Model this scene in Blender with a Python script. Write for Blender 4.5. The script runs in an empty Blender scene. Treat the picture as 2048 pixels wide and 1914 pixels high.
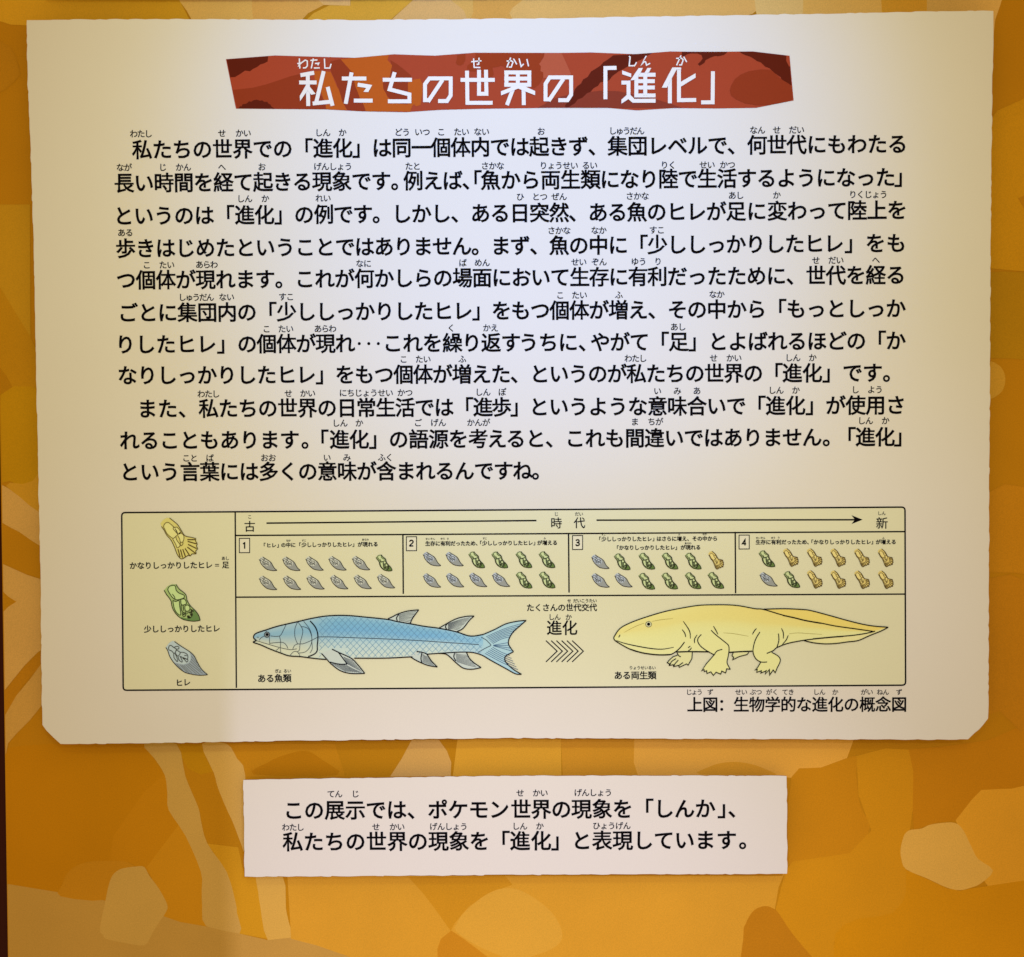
import bpy, math, random
from mathutils import Vector, Matrix
from mathutils.geometry import tessellate_polygon

random.seed(7)
S = bpy.context.scene
COL = S.collection

# ------------------------------------------------------------------ camera
EYE = 1.5            # height of the lens above the floor
DIST = 1.32          # lens to the printed face
FPX = 2200.0         # focal length in pixels of the 2048 px wide frame
PW, PH = 2048.0, 1914.0
rx, ry, rz = (math.radians(a) for a in (-1.96894, 0.27462, -0.40373))
ROT = Matrix.Rotation(rz, 3, 'Z') @ Matrix.Rotation(ry, 3, 'Y') @ Matrix.Rotation(rx, 3, 'X')
TOW = Matrix(((1, 0, 0), (0, 0, -1), (0, 1, 0)))      # plane axes (right, up, towards viewer) -> world
cam_data = bpy.data.cameras.new('camera')
cam_data.sensor_fit = 'HORIZONTAL'
cam_data.sensor_width = 36.0
cam_data.lens = FPX / PW * 36.0
cam_data.clip_start = 0.01
cam_data.clip_end = 100
cam = bpy.data.objects.new('camera', cam_data)
COL.objects.link(cam)
m4 = (TOW @ ROT).to_4x4()
m4.translation = Vector((0, -DIST, EYE))
cam.matrix_world = m4
S.camera = cam

# ------------------------------------------------------------------ light
def lin(c):
    out = []
    for v in c:
        v /= 255.0
        out.append(v / 12.92 if v <= 0.04045 else ((v + 0.055) / 1.055) ** 2.4)
    return tuple(out)

S.view_settings.view_transform = 'Standard'
S.view_settings.look = 'None'
S.view_settings.exposure = 0.06
S.view_settings.gamma = 1
world = bpy.data.worlds.new('World')
S.world = world
world.use_nodes = True
bg = world.node_tree.nodes['Background']
bg.inputs[0].default_value = (0.641, 0.483, 0.255, 1)
bg.inputs[1].default_value = 0.98

def spot(name, loc, target, power, color, size, blend, radius=0.05):
    d = bpy.data.lights.new(name, 'SPOT')
    d.energy = power
    d.color = color
    d.spot_size = math.radians(size)
    d.spot_blend = blend
    d.shadow_soft_size = radius
    o = bpy.data.objects.new(name, d)
    COL.objects.link(o)
    o.location = loc
    o.rotation_euler = (Vector(target) - Vector(loc)).to_track_quat('-Z', 'Y').to_euler()
    return o

# four lamps fitted to the pools of light: a cool one pooled on the upper middle, a broad one on the centre, a low wide one
# on the lower half, and an added one whose beam an unseen plate cuts along a vertical line on the left
spot('display_lamp', (-0.023, -1.617, 2.13), (0.019, 0, 1.837), 69.8, (0.032, 0.272, 1.0), 34.7, 1.0, 0.05)
spot('room_lamp', (-0.01, -2.079, 2.848), (-0.008, 0, 1.727), 77.8, (0.875, 1.0, 0.783), 36.4, 1.0, 0.12)
spot('gallery_lamp', (0.442, -1.952, 2.048), (0.052, 0, 1.059), 30.7, (0.493, 0.577, 1.0), 41.4, 0.854, 0.04)
spot('added_beam_lamp', (0.3, -2.2, 1.9), (-0.077, 0, 0.551), 111, (0.63, 0.63, 1.0), 37.4, 1.0, 0.0025)

# ------------------------------------------------------------------ plane coordinates
def P(x, y, depth=0.0):
    """point of the wall (right, up from eye level, metres) that is seen at x, y; depth = distance behind the printed face"""
    v = ROT @ Vector(((x - PW / 2) / FPX, (PH / 2 - y) / FPX, -1.0))
    k = (DIST + depth) / -v.z
    return (v.x * k, v.y * k)

PX = DIST / FPX      # metres per photo pixel on the face

def zoom(ox, oy, s):
    return lambda pts: [(ox + x / s, oy + y / s) for x, y in pts]

# ------------------------------------------------------------------ materials
MATS = {}
def ink(name, rgb, rough=0.5, grain=0.03, spec=0.25, vcol=False):
    """matt print: base colour with the faint mottling of the paper"""
    if name in MATS:
        return MATS[name]
    m = bpy.data.materials.new(name)
    m.use_nodes = True
    nt = m.node_tree
    b = nt.nodes['Principled BSDF']
    b.inputs['Roughness'].default_value = rough
    b.inputs['Specular IOR Level'].default_value = spec
    tc = nt.nodes.new('ShaderNodeTexCoord')
    n1 = nt.nodes.new('ShaderNodeTexNoise')
    n1.inputs['Scale'].default_value = 700
    n1.inputs['Detail'].default_value = 2
    n2 = nt.nodes.new('ShaderNodeTexNoise')
    n2.inputs['Scale'].default_value = 9
    n2.inputs['Detail'].default_value = 4
    nt.links.new(tc.outputs['Object'], n1.inputs['Vector'])
    nt.links.new(tc.outputs['Object'], n2.inputs['Vector'])
    a = nt.nodes.new('ShaderNodeMath'); a.operation = 'MULTIPLY_ADD'
    a.inputs[1].default_value = grain * 3
    a.inputs[2].default_value = 1 - grain * 1.5 - grain * 0.75
    nt.links.new(n1.outputs['Fac'], a.inputs[0])
    c = nt.nodes.new('ShaderNodeMath'); c.operation = 'MULTIPLY_ADD'
    c.inputs[1].default_value = grain * 1.5
    nt.links.new(n2.outputs['Fac'], c.inputs[0])
    nt.links.new(a.outputs[0], c.inputs[2])
    mx = nt.nodes.new('ShaderNodeVectorMath'); mx.operation = 'SCALE'
    nt.links.new(c.outputs[0], mx.inputs['Scale'])
    if vcol:
        at = nt.nodes.new('ShaderNodeAttribute')
        at.attribute_name = 'ink'
        nt.links.new(at.outputs['Color'], mx.inputs[0])
    else:
        mx.inputs[0].default_value = lin(rgb) if max(rgb) > 1 else rgb[:3]
    nt.links.new(mx.outputs[0], b.inputs['Base Color'])
    MATS[name] = m
    return m

# colour of plain white paper in different places of the photograph; dividing a colour read from the
# photograph by it leaves the colour of the ink itself
WREF = [(75, [(0, (188, 167, 122)), (400, (202, 189, 168)), (600, (214, 211, 210)), (900, (223, 225, 235)), (1400, (218, 216, 219)), (1650, (205, 194, 176)), (2048, (190, 168, 124))]),
        (985, [(0, (192, 172, 128)), (350, (207, 190, 158)), (600, (216, 204, 186)), (1000, (220, 214, 210)), (1400, (216, 208, 198)), (1700, (209, 195, 169)), (2048, (196, 178, 138))]),
        (1445, [(0, (192, 172, 128)), (400, (205, 188, 159)), (600, (216, 202, 180)), (1000, (223, 210, 198)), (1400, (216, 201, 180)), (1900, (200, 181, 143)), (2048, (194, 175, 134))]),
        (1725, [(0, (192, 172, 128)), (520, (221, 205, 190)), (1000, (228, 213, 206)), (1500, (221, 204, 190)), (2048, (196, 178, 140))])]
def true_ink(obs, x, y):
    def row(r):
        c = r[1]
        for a, b in zip(c, c[1:]):
            if x <= b[0]:
                t = max(0, (x - a[0]) / (b[0] - a[0]))
                break
        else:
            t = 1
        return [p + (q - p) * t for p, q in zip(lin(a[1]), lin(b[1]))]
    r0, r1, t = WREF[-1], WREF[-1], 0
    for a, b in zip(WREF, WREF[1:]):
        if y <= b[0]:
            r0, r1, t = a, b, max(0, (y - a[0]) / (b[0] - a[0]))
            break
    w = [p + (q - p) * t for p, q in zip(row(r0), row(r1))]
    pap = lin((228, 226, 222))
    return tuple(min(0.88, max(0.0, o / k * a)) for o, k, a in zip(lin(obs), w, pap))

PAPER = ink('board_paper', (228, 226, 222), 0.55, 0.022)
BLACK = ink('black_ink', (9, 6, 10), 0.8, 0.0, 0.03)
WHITE = ink('white_ink', (236, 234, 232), 0.5, 0.01)
TINT = ink('cream_tint', (227, 229, 201), 0.55, 0.02)
EDGE = ink('board_edge', (120, 60, 25), 0.8, 0.05, 0.1)

# ------------------------------------------------------------------ mesh helpers
class MB:
    """collects flat shapes of one print layer: plane x, plane y, height towards the viewer"""
    def __init__(self):
        self.v, self.f, self.c = [], [], []
    def tri(self, pts, tris, z, col=None):
        n = len(self.v)
        self.v += [(x, y, z) for x, y in pts]
        self.c += [col] * len(pts)
        self.f += [tuple(n + i for i in t) for t in tris]
    def poly(self, pts, z, col=None):
        """pts in plane metres"""
        tris = []
        for t in tessellate_polygon([[Vector((x, y, 0)) for x, y in pts]]):
            a, b, c = (pts[i] for i in t)
            area = (b[0] - a[0]) * (c[1] - a[1]) - (c[0] - a[0]) * (b[1] - a[1])
            tris.append(t if area > 0 else (t[0], t[2], t[1]))
        self.tri(pts, tris, z, col)
    def stroke(self, pts, w, z, closed=False, taper=False, cap=False):
        """ribbon along pts (plane metres) with mitred joints"""
        n = len(pts)
        if n < 2:
            return
        L, R = [], []
        for i in range(n):
            p = pts[i]
            a = pts[i - 1] if (i > 0 or closed) else None
            b = pts[(i + 1) % n] if (i < n - 1 or closed) else None
            def nrm(p0, p1):
                dx, dy = p1[0] - p0[0], p1[1] - p0[1]
                d = math.hypot(dx, dy) or 1e-9
                return (-dy / d, dx / d)
            if a and b:
                n0, n1 = nrm(a, p), nrm(p, b)
                mx, my = n0[0] + n1[0], n0[1] + n1[1]
                d = mx * mx + my * my
                k = 2 / d if d > 0.35 else 2 / 0.35
                mx, my = mx * k, my * k
            else:
                mx, my = nrm(a, p) if a else nrm(p, b)
            h = w / 2
            if taper:
                t = i / (n - 1)
                h *= 0.35 + 0.65 * math.sin(math.pi * (0.1 + 0.8 * t))
            L.append((p[0] + mx * h, p[1] + my * h))
            R.append((p[0] - mx * h, p[1] - my * h))
        tris = []
        seg = n if closed else n - 1
        for i in range(seg):
            j = (i + 1) % n
            tris.append((n + i, n + j, j, i))
        self.tri(L + R, tris, z)
    def disc(self, cx, cy, r, z, n=20, col=None):
        self.poly([(cx + r * math.cos(2 * math.pi * k / n), cy + r * math.sin(2 * math.pi * k / n)) for k in range(n)], z, col)

def link(name, mb_or_mesh, mat, parent=None, origin=(0, 0, 0), local=False, x_ref=None):
    """one mesh object; plane coordinates are turned upright, vertices are stored relative to the thing's base"""
    me = bpy.data.meshes.new(name)
    if parent is not None and not local:
        q, origin = parent, Vector((0, 0, 0))
        while q is not None:
            origin = origin + q.location
            q = q.parent
    ox, oy, oz = origin
    me.from_pydata([(x - ox, -z - oy, y + EYE - oz) for x, y, z in mb_or_mesh.v], [], mb_or_mesh.f)
    me.materials.append(mat)
    if any(c is not None for c in mb_or_mesh.c):
        at = me.color_attributes.new('ink', 'FLOAT_COLOR', 'POINT')
        for i, c in enumerate(mb_or_mesh.c):
            at.data[i].color = (*true_ink(c, 1100 if x_ref is None else x_ref, 1270), 1)
    me.update()
    o = bpy.data.objects.new(name, me)
    COL.objects.link(o)
    if parent is not None:
        o.parent = parent
    else:
        o.location = origin
    return o

def tag(o, label=None, cat=None, group=None, kind=None):
    for k, v in (('label', label), ('category', cat), ('group', group), ('kind', kind)):
        if v:
            o[k] = v
    return o

def empty(name, loc):
    o = bpy.data.objects.new(name, None)
    o.empty_display_size = 0.05
    COL.objects.link(o)
    o.location = loc
    return o

def smooth(pts, k=5, closed=False):
    """Catmull-Rom through pts"""
    n = len(pts)
    if n < 3:
        return pts
    out = []
    rng = range(n) if closed else range(n - 1)
    for i in rng:
        if closed:
            p0, p1, p2, p3 = pts[i - 1], pts[i], pts[(i + 1) % n], pts[(i + 2) % n]
        else:
            p0, p1, p2, p3 = pts[max(i - 1, 0)], pts[i], pts[i + 1], pts[min(i + 2, n - 1)]
        for s in range(k):
            t = s / k
            out.append(tuple(0.5 * (2 * p1[a] + (p2[a] - p0[a]) * t + (2 * p0[a] - 5 * p1[a] + 4 * p2[a] - p3[a]) * t * t
                                    + (3 * p1[a] - p0[a] - 3 * p2[a] + p3[a]) * t ** 3) for a in (0, 1)))
    if not closed:
        out.append(pts[-1])
    return out

def PP(pts, depth=0.0):
    return [P(x, y, depth) for x, y in pts]

# ------------------------------------------------------------------ lettering
GLYPH = {}
def glyph(ch, bold):
    """outline of one character as triangles in em units; bold grows the outline by that many em"""
    key = (ch, bold)
    if key in GLYPH:
        return GLYPH[key]
    cu = bpy.data.curves.new('lettering', 'FONT')
    cu.body = ch
    cu.size = 1.0
    cu.resolution_u = 3
    ob = bpy.data.objects.new('lettering', cu)
    COL.objects.link(ob)
    bpy.context.view_layer.update()
    me = ob.to_mesh()
    v = [(p.co.x, p.co.y) for p in me.vertices]
    f = [tuple(p.vertices) for p in me.polygons]
    ob.to_mesh_clear()
    bpy.data.objects.remove(ob)
    bpy.data.curves.remove(cu)
    g = []
    for t in f:
        a = sum(v[t[i]][0] * v[t[(i + 1) % len(t)]][1] - v[t[(i + 1) % len(t)]][0] * v[t[i]][1] for i in range(len(t)))
        g.append(t if a > 0 else tuple(reversed(t)))
    f = g
    if bold:
        cnt = {}
        for t in f:
            for i in range(len(t)):
                e = (t[i], t[(i + 1) % len(t)])
                cnt[e] = cnt.get(e, 0) + 1
        nx = {}
        for (a, b) in cnt:
            if (b, a) in cnt:
                continue
            dx, dy = v[b][0] - v[a][0], v[b][1] - v[a][1]
            d = math.hypot(dx, dy)
            if d < 1e-7:
                continue
            for k in (a, b):
                nx.setdefault(k, []).append((dy / d, -dx / d))
        w = list(v)
        for k, ns in nx.items():
            mx, my = sum(q[0] for q in ns), sum(q[1] for q in ns)
            d = mx * mx + my * my
            if d < 1e-6:
                continue
            s = min(len(ns) / d, 1.6 / math.sqrt(d)) if len(ns) == 2 else 1 / math.sqrt(d)
            if len(ns) == 2:
                s = min(2 / d, 1.5 / math.sqrt(d))
            w[k] = (v[k][0] + mx * s * bold, v[k][1] + my * s * bold)
        v = w
    GLYPH[key] = (v, f)
    return GLYPH[key]

def put(mb, ch, x, y, em, z, bold=0.008, depth=0.0):
    """one character with the middle of its cell at photo x, y; em in photo pixels"""
    if ch in ' \u3000':
        return
    v, f = glyph(ch, bold)
    cx, cy = P(x, y, depth)
    s = em * PX
    mid = 0.5
    if ord(ch) < 128:
        mid = (max(p[0] for p in v) + min(p[0] for p in v)) / 2
    n = len(mb.v)
    mb.v += [(cx + (a - mid) * s, cy + (b - 0.38) * s, z) for a, b in v]
    mb.c += [None] * len(v)
    mb.f += [tuple(n + i for i in t) for t in f]

def interp(anchors, i):
    if i <= anchors[0][0]:
        a, b = anchors[0], anchors[1]
    else:
        for a, b in zip(anchors, anchors[1:]):
            if i <= b[0]:
                break
    return a[1] + (b[1] - a[1]) * (i - a[0]) / (b[0] - a[0])

def run(mb, text, anchors, yl, yr, em, z, bold=0.008):
    """characters at interpolated positions; anchors (index, photo x); yl / yr = photo y at x = 0 and x = 2048"""
    for i, ch in enumerate(text):
        x = interp(anchors, i)
        put(mb, ch, x, yl + (yr - yl) * x / 2048.0, em, z, bold)

def kana(mb, text, cx, y, pitch, em, z, bold=0.006):
    n = len(text)
    for i, ch in enumerate(text):
        put(mb, ch, cx + (i - (n - 1) / 2) * pitch, y, em, z, bold)

# ------------------------------------------------------------------ the mural behind the boards
BACK = 0.022
def torn(pts, amp, wob=0.5):
    """adds the small scallops of a torn edge along a line of photo points"""
    out = []
    for a, b in zip(pts, pts[1:]):
        d = math.hypot(b[0] - a[0], b[1] - a[1])
        nx, ny = -(b[1] - a[1]) / d, (b[0] - a[0]) / d
        t = 0.0
        out.append(a)
        while True:
            step = random.uniform(16, 60)
            if t + step > d - 14:
                break
            h = random.uniform(0.3, 1.0) * amp
            for q, k in ((0.25, 0.55), (0.55, 1.0), (0.85, 0.75), (1.0, 0.0)):
                s = (t + step * q) / d
                o = h * k + random.uniform(-wob, wob) * 0.5
                out.append((a[0] + (b[0] - a[0]) * s + nx * o, a[1] + (b[1] - a[1]) * s + ny * o))
            t += step
    out.append(pts[-1])
    return out

wall = MB()
wl = [P(-30, -700, BACK), P(0.5, 880, BACK), P(16, 1914, BACK), P(24, 2600, BACK)]
wall.v = [(wl[0][0], wl[0][1], -BACK), (wl[1][0], wl[1][1], -BACK), (wl[2][0], wl[2][1], -BACK), (wl[3][0], wl[3][1], -BACK),
          (1.7, wl[3][1], -BACK), (1.7, wl[0][1], -BACK)]
wall.v += [(x, y, -BACK - 0.012) for x, y, z in wall.v]
wall.c = [None] * 12
wall.f = [(0, 1, 2, 3, 4, 5), (6, 7, 1, 0), (7, 8, 2, 1), (8, 9, 3, 2)]
mural = link('mural_wall', wall, ink('mural_amber', true_ink((172, 107, 8), 1900, 1500), 0.6, 0.13, 0.06), None, (0.0, 0.022, 0.9))
tag(mural, 'amber mural with overlapping tan and orange facets behind the boards', None, None, 'structure')

ZC = zoom(0, 1414, 1.9414)
ZD = zoom(1024, 1414, 1.9414)
ZL = zoom(0, 900, 1.833)
ZT1, ZT2, ZT3 = zoom(0, 0, 2.84), zoom(680, 0, 2.84), zoom(1348, 0, 2.84)
ZR = zoom(1948, 0, 1 / 1.0302)
TAN, TAN2, OR, OR2, DK, DK2, OL, YE = ('tan', 'pale_tan', 'orange', 'pale_orange', 'deep_amber', 'rust_amber', 'olive_amber', 'yellow_amber')
AMB = {'tan': (186, 132, 54), 'pale_tan': (200, 145, 72), 'orange': (194, 124, 16), 'pale_orange': (214, 147, 42), 'deep_amber': (184, 114, 8),
       'rust_amber': (174, 106, 4), 'olive_amber': (180, 118, 8), 'yellow_amber': (204, 138, 24)}
# facets with a tone of their own, by their place in the list below
TONE = {7: (193, 143, 64), 8: (205, 152, 68), 9: (213, 158, 68), 10: (186, 134, 56), 11: (180, 113, 14), 12: (188, 138, 58), 13: (214, 158, 78), 14: (222, 155, 44),
        15: (208, 138, 34), 16: (220, 152, 54), 17: (208, 138, 34), 18: (176, 106, 8), 19: (190, 119, 14), 20: (196, 126, 16), 21: (198, 130, 26), 22: (202, 146, 56),
        23: (216, 148, 42), 24: (208, 138, 28), 25: (204, 130, 26), 26: (222, 158, 54), 27: (192, 121, 8), 28: (186, 114, 16),
        29: (190, 130, 22), 30: (214, 162, 78), 31: (219, 164, 82), 32: (221, 166, 56), 33: (228, 180, 110), 34: (229, 183, 116), 35: (229, 181, 98), 36: (227, 170, 84), 37: (231, 183, 106),
        38: (229, 181, 108), 39: (224, 162, 76), 40: (202, 137, 36), 41: (198, 143, 62), 42: (170, 113, 14), 43: (160, 98, 8), 44: (166, 106, 8), 45: (156, 96, 5), 46: (170, 113, 6),
        47: (180, 120, 22), 48: (186, 132, 54), 49: (186, 132, 54), 50: (164, 101, 6), 51: (165, 100, 8), 52: (180, 125, 45), 53: (176, 113, 10), 54: (162, 99, 8), 55: (160, 105, 8),
        56: (182, 124, 30), 57: (176, 109, 12), 58: (170, 103, 10)}
patches = [
 # lower left
 (DK2, ZC([(10, 160), (90, 150), (200, 143), (560, 143), (640, 265), (560, 330), (440, 520), (470, 640), (300, 640), (240, 690), (235, 725), (22, 690)])),
 (DK, ZC([(440, 500), (560, 330), (660, 240), (720, 400), (720, 500), (590, 655), (500, 603), (425, 597)])),
 (OR, ZC([(670, 488), (700, 450), (800, 640), (800, 770), (830, 880), (600, 830), (650, 780), (600, 690), (570, 622)])),
 (OL, ZC([(685, 143), (785, 143), (800, 200), (830, 250), (780, 262), (730, 240), (700, 185)])),
 (OR, ZC([(880, 143), (1300, 143), (1340, 270), (945, 270)])),
 (DK, ZC([(985, 262), (1040, 215), (1110, 185), (1190, 170), (1250, 205), (1310, 265)])),
 (YE, ZC([(805, 530), (925, 545), (950, 660), (1000, 660), (1010, 770), (1040, 900), (930, 880), (915, 760), (880, 640)])),
 (TAN2, ZC([(560, 143), (600, 200), (640, 265), (650, 340), (655, 400), (720, 500), (780, 640), (783, 710), (785, 770), (800, 850), (930, 880), (920, 800), (915, 760), (880, 640), (805, 530), (780, 440), (770, 390), (720, 270), (685, 143)])),
 (TAN2, ZC([(785, 143), (830, 255), (845, 310), (875, 385), (905, 450), (935, 528), (950, 545), (952, 265), (920, 200), (880, 143)])),
 (TAN2, ZC([(1000, 650), (1003, 720), (1010, 770), (1040, 905), (1130, 900), (1120, 830), (1110, 780), (1098, 660)])),
 (TAN, ZC([(18, 687), (200, 715), (380, 745), (600, 800), (700, 835), (800, 852), (865, 868), (930, 880), (1040, 905), (1130, 895), (1230, 925), (1400, 985), (1400, 1250), (20, 1250)])),
 (OL, ZC([(235, 735), (242, 690), (262, 645), (300, 615), (350, 600), (410, 597), (470, 598), (500, 605), (520, 620), (465, 630), (440, 660), (415, 748)])),
 (TAN2, ZC([(462, 632), (490, 624), (530, 619), (560, 621), (580, 655), (620, 710), (650, 770), (642, 800), (615, 840), (590, 880), (560, 925), (480, 915), (412, 900), (400, 885), (388, 868), (395, 820), (408, 760), (420, 700), (436, 655)])),
 # between the boards
 (TAN2, ZC([(1515, 270), (1560, 200), (1600, 125), (1700, 122), (1735, 170), (1752, 215), (1750, 268)])),
 (YE, ZD([(-210, 110), (190, 110), (192, 270), (-230, 270)])),
 (DK, ZD([(190, 118), (475, 118), (473, 215), (490, 268), (197, 268)])),
 (OR2, ZD([(475, 118), (1330, 118), (1300, 200), (1085, 275), (1000, 268), (490, 268), (473, 215)])),
 (OR, ZD([(730, 262), (760, 235), (810, 218), (870, 213), (930, 222), (980, 240), (1015, 268)])),
 # right of the small board
 (DK2, ZD([(1540, 165), (1700, 150), (1850, 128), (2080, 30), (2080, 300), (1940, 318), (1880, 319), (1820, 325), (1790, 355), (1760, 400), (1722, 440), (1650, 449), (1560, 478), (1556, 400), (1558, 250)])),
 (DK, ZD([(1085, 272), (1200, 235), (1338, 190), (1336, 250), (1342, 320), (1355, 390), (1388, 450), (1384, 490), (1368, 535), (1310, 570), (1250, 585), (1180, 598), (1110, 606), (1075, 602)])),
 (OR, ZD([(1338, 190), (1450, 160), (1540, 165), (1558, 250), (1556, 400), (1545, 480), (1530, 640), (1530, 760), (1480, 820), (1250, 910), (1250, 1250), (1100, 1250), (1020, 800), (1060, 640), (1090, 600), (1310, 568), (1395, 480), (1345, 340)])),
 (OR, ZD([(1722, 440), (1750, 405), (1785, 360), (1822, 322), (1880, 319), (1940, 317), (2080, 285), (2080, 740), (1850, 700), (1785, 600), (1740, 480)])),
 (TAN, ZD([(1548, 477), (1590, 472), (1620, 458), (1670, 450), (1720, 450), (1752, 478), (1785, 545), (1810, 590), (1868, 635), (1820, 685), (1780, 702), (1740, 711), (1690, 702), (1610, 665), (1530, 630), (1512, 590), (1509, 550), (1520, 505), (1530, 488)])),
 # bottom right
 (OR2, ZD([(-872, 655), (1050, 655), (1075, 604), (1035, 700), (1020, 790), (980, 773), (930, 800), (905, 850), (900, 1000), (900, 1250), (-588, 1250), (-588, 985), (-760, 925), (-858, 900)])),
 (DK, ZC([(1585, 660), (1640, 720), (1690, 785), (1750, 870), (1765, 840), (1820, 775), (1900, 722), (1990, 690), (1960, 655)])),
 (DK2, ZC([(1700, 1000), (1698, 940), (1712, 900), (1752, 868), (1800, 900), (1860, 945), (1930, 1000)])),
 (TAN, ZC([(1770, 870), (1775, 840), (1795, 805), (1850, 755), (1900, 722), (1950, 705), (2010, 708), (2080, 745), (2140, 795), (2175, 850), (2182, 900), (2150, 935), (2090, 960), (2000, 985), (1930, 960), (1850, 925)])),
 (OL, ZD([(1250, 1250), (1250, 930), (1255, 882), (1290, 845), (1345, 822), (1430, 812), (1480, 798), (1515, 760), (1530, 720), (1530, 632), (1610, 667), (1690, 704), (1740, 713), (1785, 704), (2080, 660), (2080, 1250)])),
 (DK2, ZD([(900, 1250), (898, 900), (906, 845), (930, 800), (955, 780), (985, 773), (1010, 780), (1035, 800), (1085, 875), (1165, 971), (1280, 1100), (1300, 1250)])),
 # top strip
 (DK, ZT1([(-60, -60), (1025, -60), (1035, 30), (1090, 140), (500, 160), (60, 140), (-60, 100)])),
 (TAN, ZT1([(1018, -60), (1430, -60), (1432, 60), (1445, 150), (1110, 150), (1060, 60), (1020, 5)])),
 (TAN, ZT1([(1430, -60), (1830, -60), (1840, 28), (1750, 75), (1680, 150), (1445, 150), (1432, 60)])),
 (YE, ZT2([(-60, 30), (60, 32), (60, -60), (480, -60), (415, 0), (280, 118), (250, 150), (-230, 150), (-150, 75)])),
 (TAN2, ZT1([(1830, -60), (1990, -60), (1990, 32), (1840, 28), (1812, 2)])),
 (TAN2, ZT2([(415, 0), (490, -60), (590, -60), (630, 0), (680, 40), (705, 62), (725, 118), (720, 150), (250, 150), (300, 105)])),
 (TAN, ZT2([(590, -60), (755, -60), (757, 70), (745, 100), (725, 118), (705, 62), (680, 40), (630, 0)])),
 (OR2, ZT2([(757, -60), (1080, -60), (1035, 2), (980, 45), (962, 75), (975, 100), (1000, 150), (720, 150), (745, 100), (757, 70)])),
 (TAN, ZT2([(1080, -60), (2420, -60), (2420, 20), (2340, 80), (2100, 150), (1000, 150), (975, 100), (962, 75), (980, 45), (1035, 2)])),
 (TAN2, ZT3([(452, -60), (735, -60), (733, 60), (720, 150), (480, 150), (465, 60)])),
 (OR2, ZT3([(735, -60), (1175, -60), (1180, 60), (1200, 150), (720, 150), (733, 60)])),
 (OR, ZT3([(1175, -60), (1437, -60), (1436, 60), (1440, 150), (1200, 150), (1180, 60)])),
 (TAN, ZT3([(1437, -60), (1870, -60), (1862, 0), (1848, 45), (1825, 110), (1815, 200), (1440, 200), (1436, 60)])),
 # left strip
 (DK, ZL([(-40, -900), (110, -900), (112, -400), (40, -480), (-40, -560)])),
 (DK2, [(-20, 70), (5, 85), (22, 95), (32, 115), (41, 148), (30, 162), (12, 178), (-20, 195)]),
 (DK, [(-20, 565), (4, 580), (25, 615), (60, 672), (90, 735), (90, 880), (30, 880), (2, 800), (-20, 790)]),
 (DK2, [(-20, 725), (0, 735), (12, 750), (30, 782), (18, 800), (0, 810), (-20, 812)]),
 (OL, [(1, 790), (90, 790), (90, 940), (75, 955), (60, 966), (40, 970), (20, 962), (0, 950)]),
 (OR, [(90, 930), (65, 962), (45, 968), (20, 965), (12, 972), (45, 1000), (90, 1035)]),
 (TAN, ZL([(0, 128), (30, 140), (70, 170), (110, 205), (150, 232), (175, 245), (175, 370), (145, 350), (120, 335), (70, 300), (40, 285), (0, 267)])),
 (TAN, ZL([(3, 418), (60, 440), (100, 458), (170, 480), (175, 720), (140, 740), (90, 790), (12, 880), (4, 870)])),
 (DK, ZL([(4, 520), (30, 537), (60, 556), (30, 575), (5, 592)])),
 (DK2, ZL([(8, 882), (80, 805), (150, 735), (175, 720), (175, 790), (140, 800), (80, 870), (10, 975)])),
 (TAN, ZL([(10, 972), (60, 900), (110, 840), (150, 785), (175, 760), (175, 900), (150, 940), (110, 990), (60, 1040), (30, 1075), (14, 1118)])),
 # right strip
 (OR, ZR([(20, 250), (45, 215), (100, 190), (130, 190), (130, 530), (20, 520)])),
 (DK2, ZR([(85, 385), (100, 378), (130, 375), (130, 420), (100, 410)])),
 (OL, ZR([(10, 530), (60, 527), (130, 530), (130, 700), (70, 696), (10, 695)])),
 (TAN, ZR([(28, 706), (45, 707), (56, 718), (61, 735), (57, 755), (45, 768), (28, 770)])),
 (OR, ZR([(20, 960), (60, 940), (95, 945), (130, 950), (130, 1120), (80, 1112), (20, 1110)])),
 (DK, ZR([(20, 1125), (70, 1115), (130, 1140), (130, 1400), (90, 1420), (50, 1380), (20, 1390)])),
]
for i, (c, pts) in enumerate(patches):
    mb = MB()
    d = BACK - 0.000006 * (i + 8)
    if i in (5, 7, 8, 9, 11, 12, 17, 19, 22, 26, 28, 46, 56):
        pts = smooth(pts, 3, True)
    pts = [(x if x > 0 else min(x, 0), y) for x, y in pts]
    q = []
    for x, y in pts:      # keep the print on the panel, whose left edge slants
        lim = 1.5 + (y - 880) * 0.014 if y > 880 else 1.5 - (880 - y) * 0.03
        q.append((max(x, lim + 1.0), y))
    mb.poly(PP(q, d), -d)
    mx_, my_ = sum(p[0] for p in q) / len(q), sum(p[1] for p in q) / len(q)
    tone = TONE.get(i, AMB[c])
    key = 'mural_%s' % c if i not in TONE else 'mural_tone'
    nm_ = key
    while nm_ in MATS:
        nm_ += '+'
    link('mural_facet', mb, ink(nm_, true_ink(tone, mx_, my_), 0.6, 0.13, 0.06), mural, (0.0, 0.022, 0.9))

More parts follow.
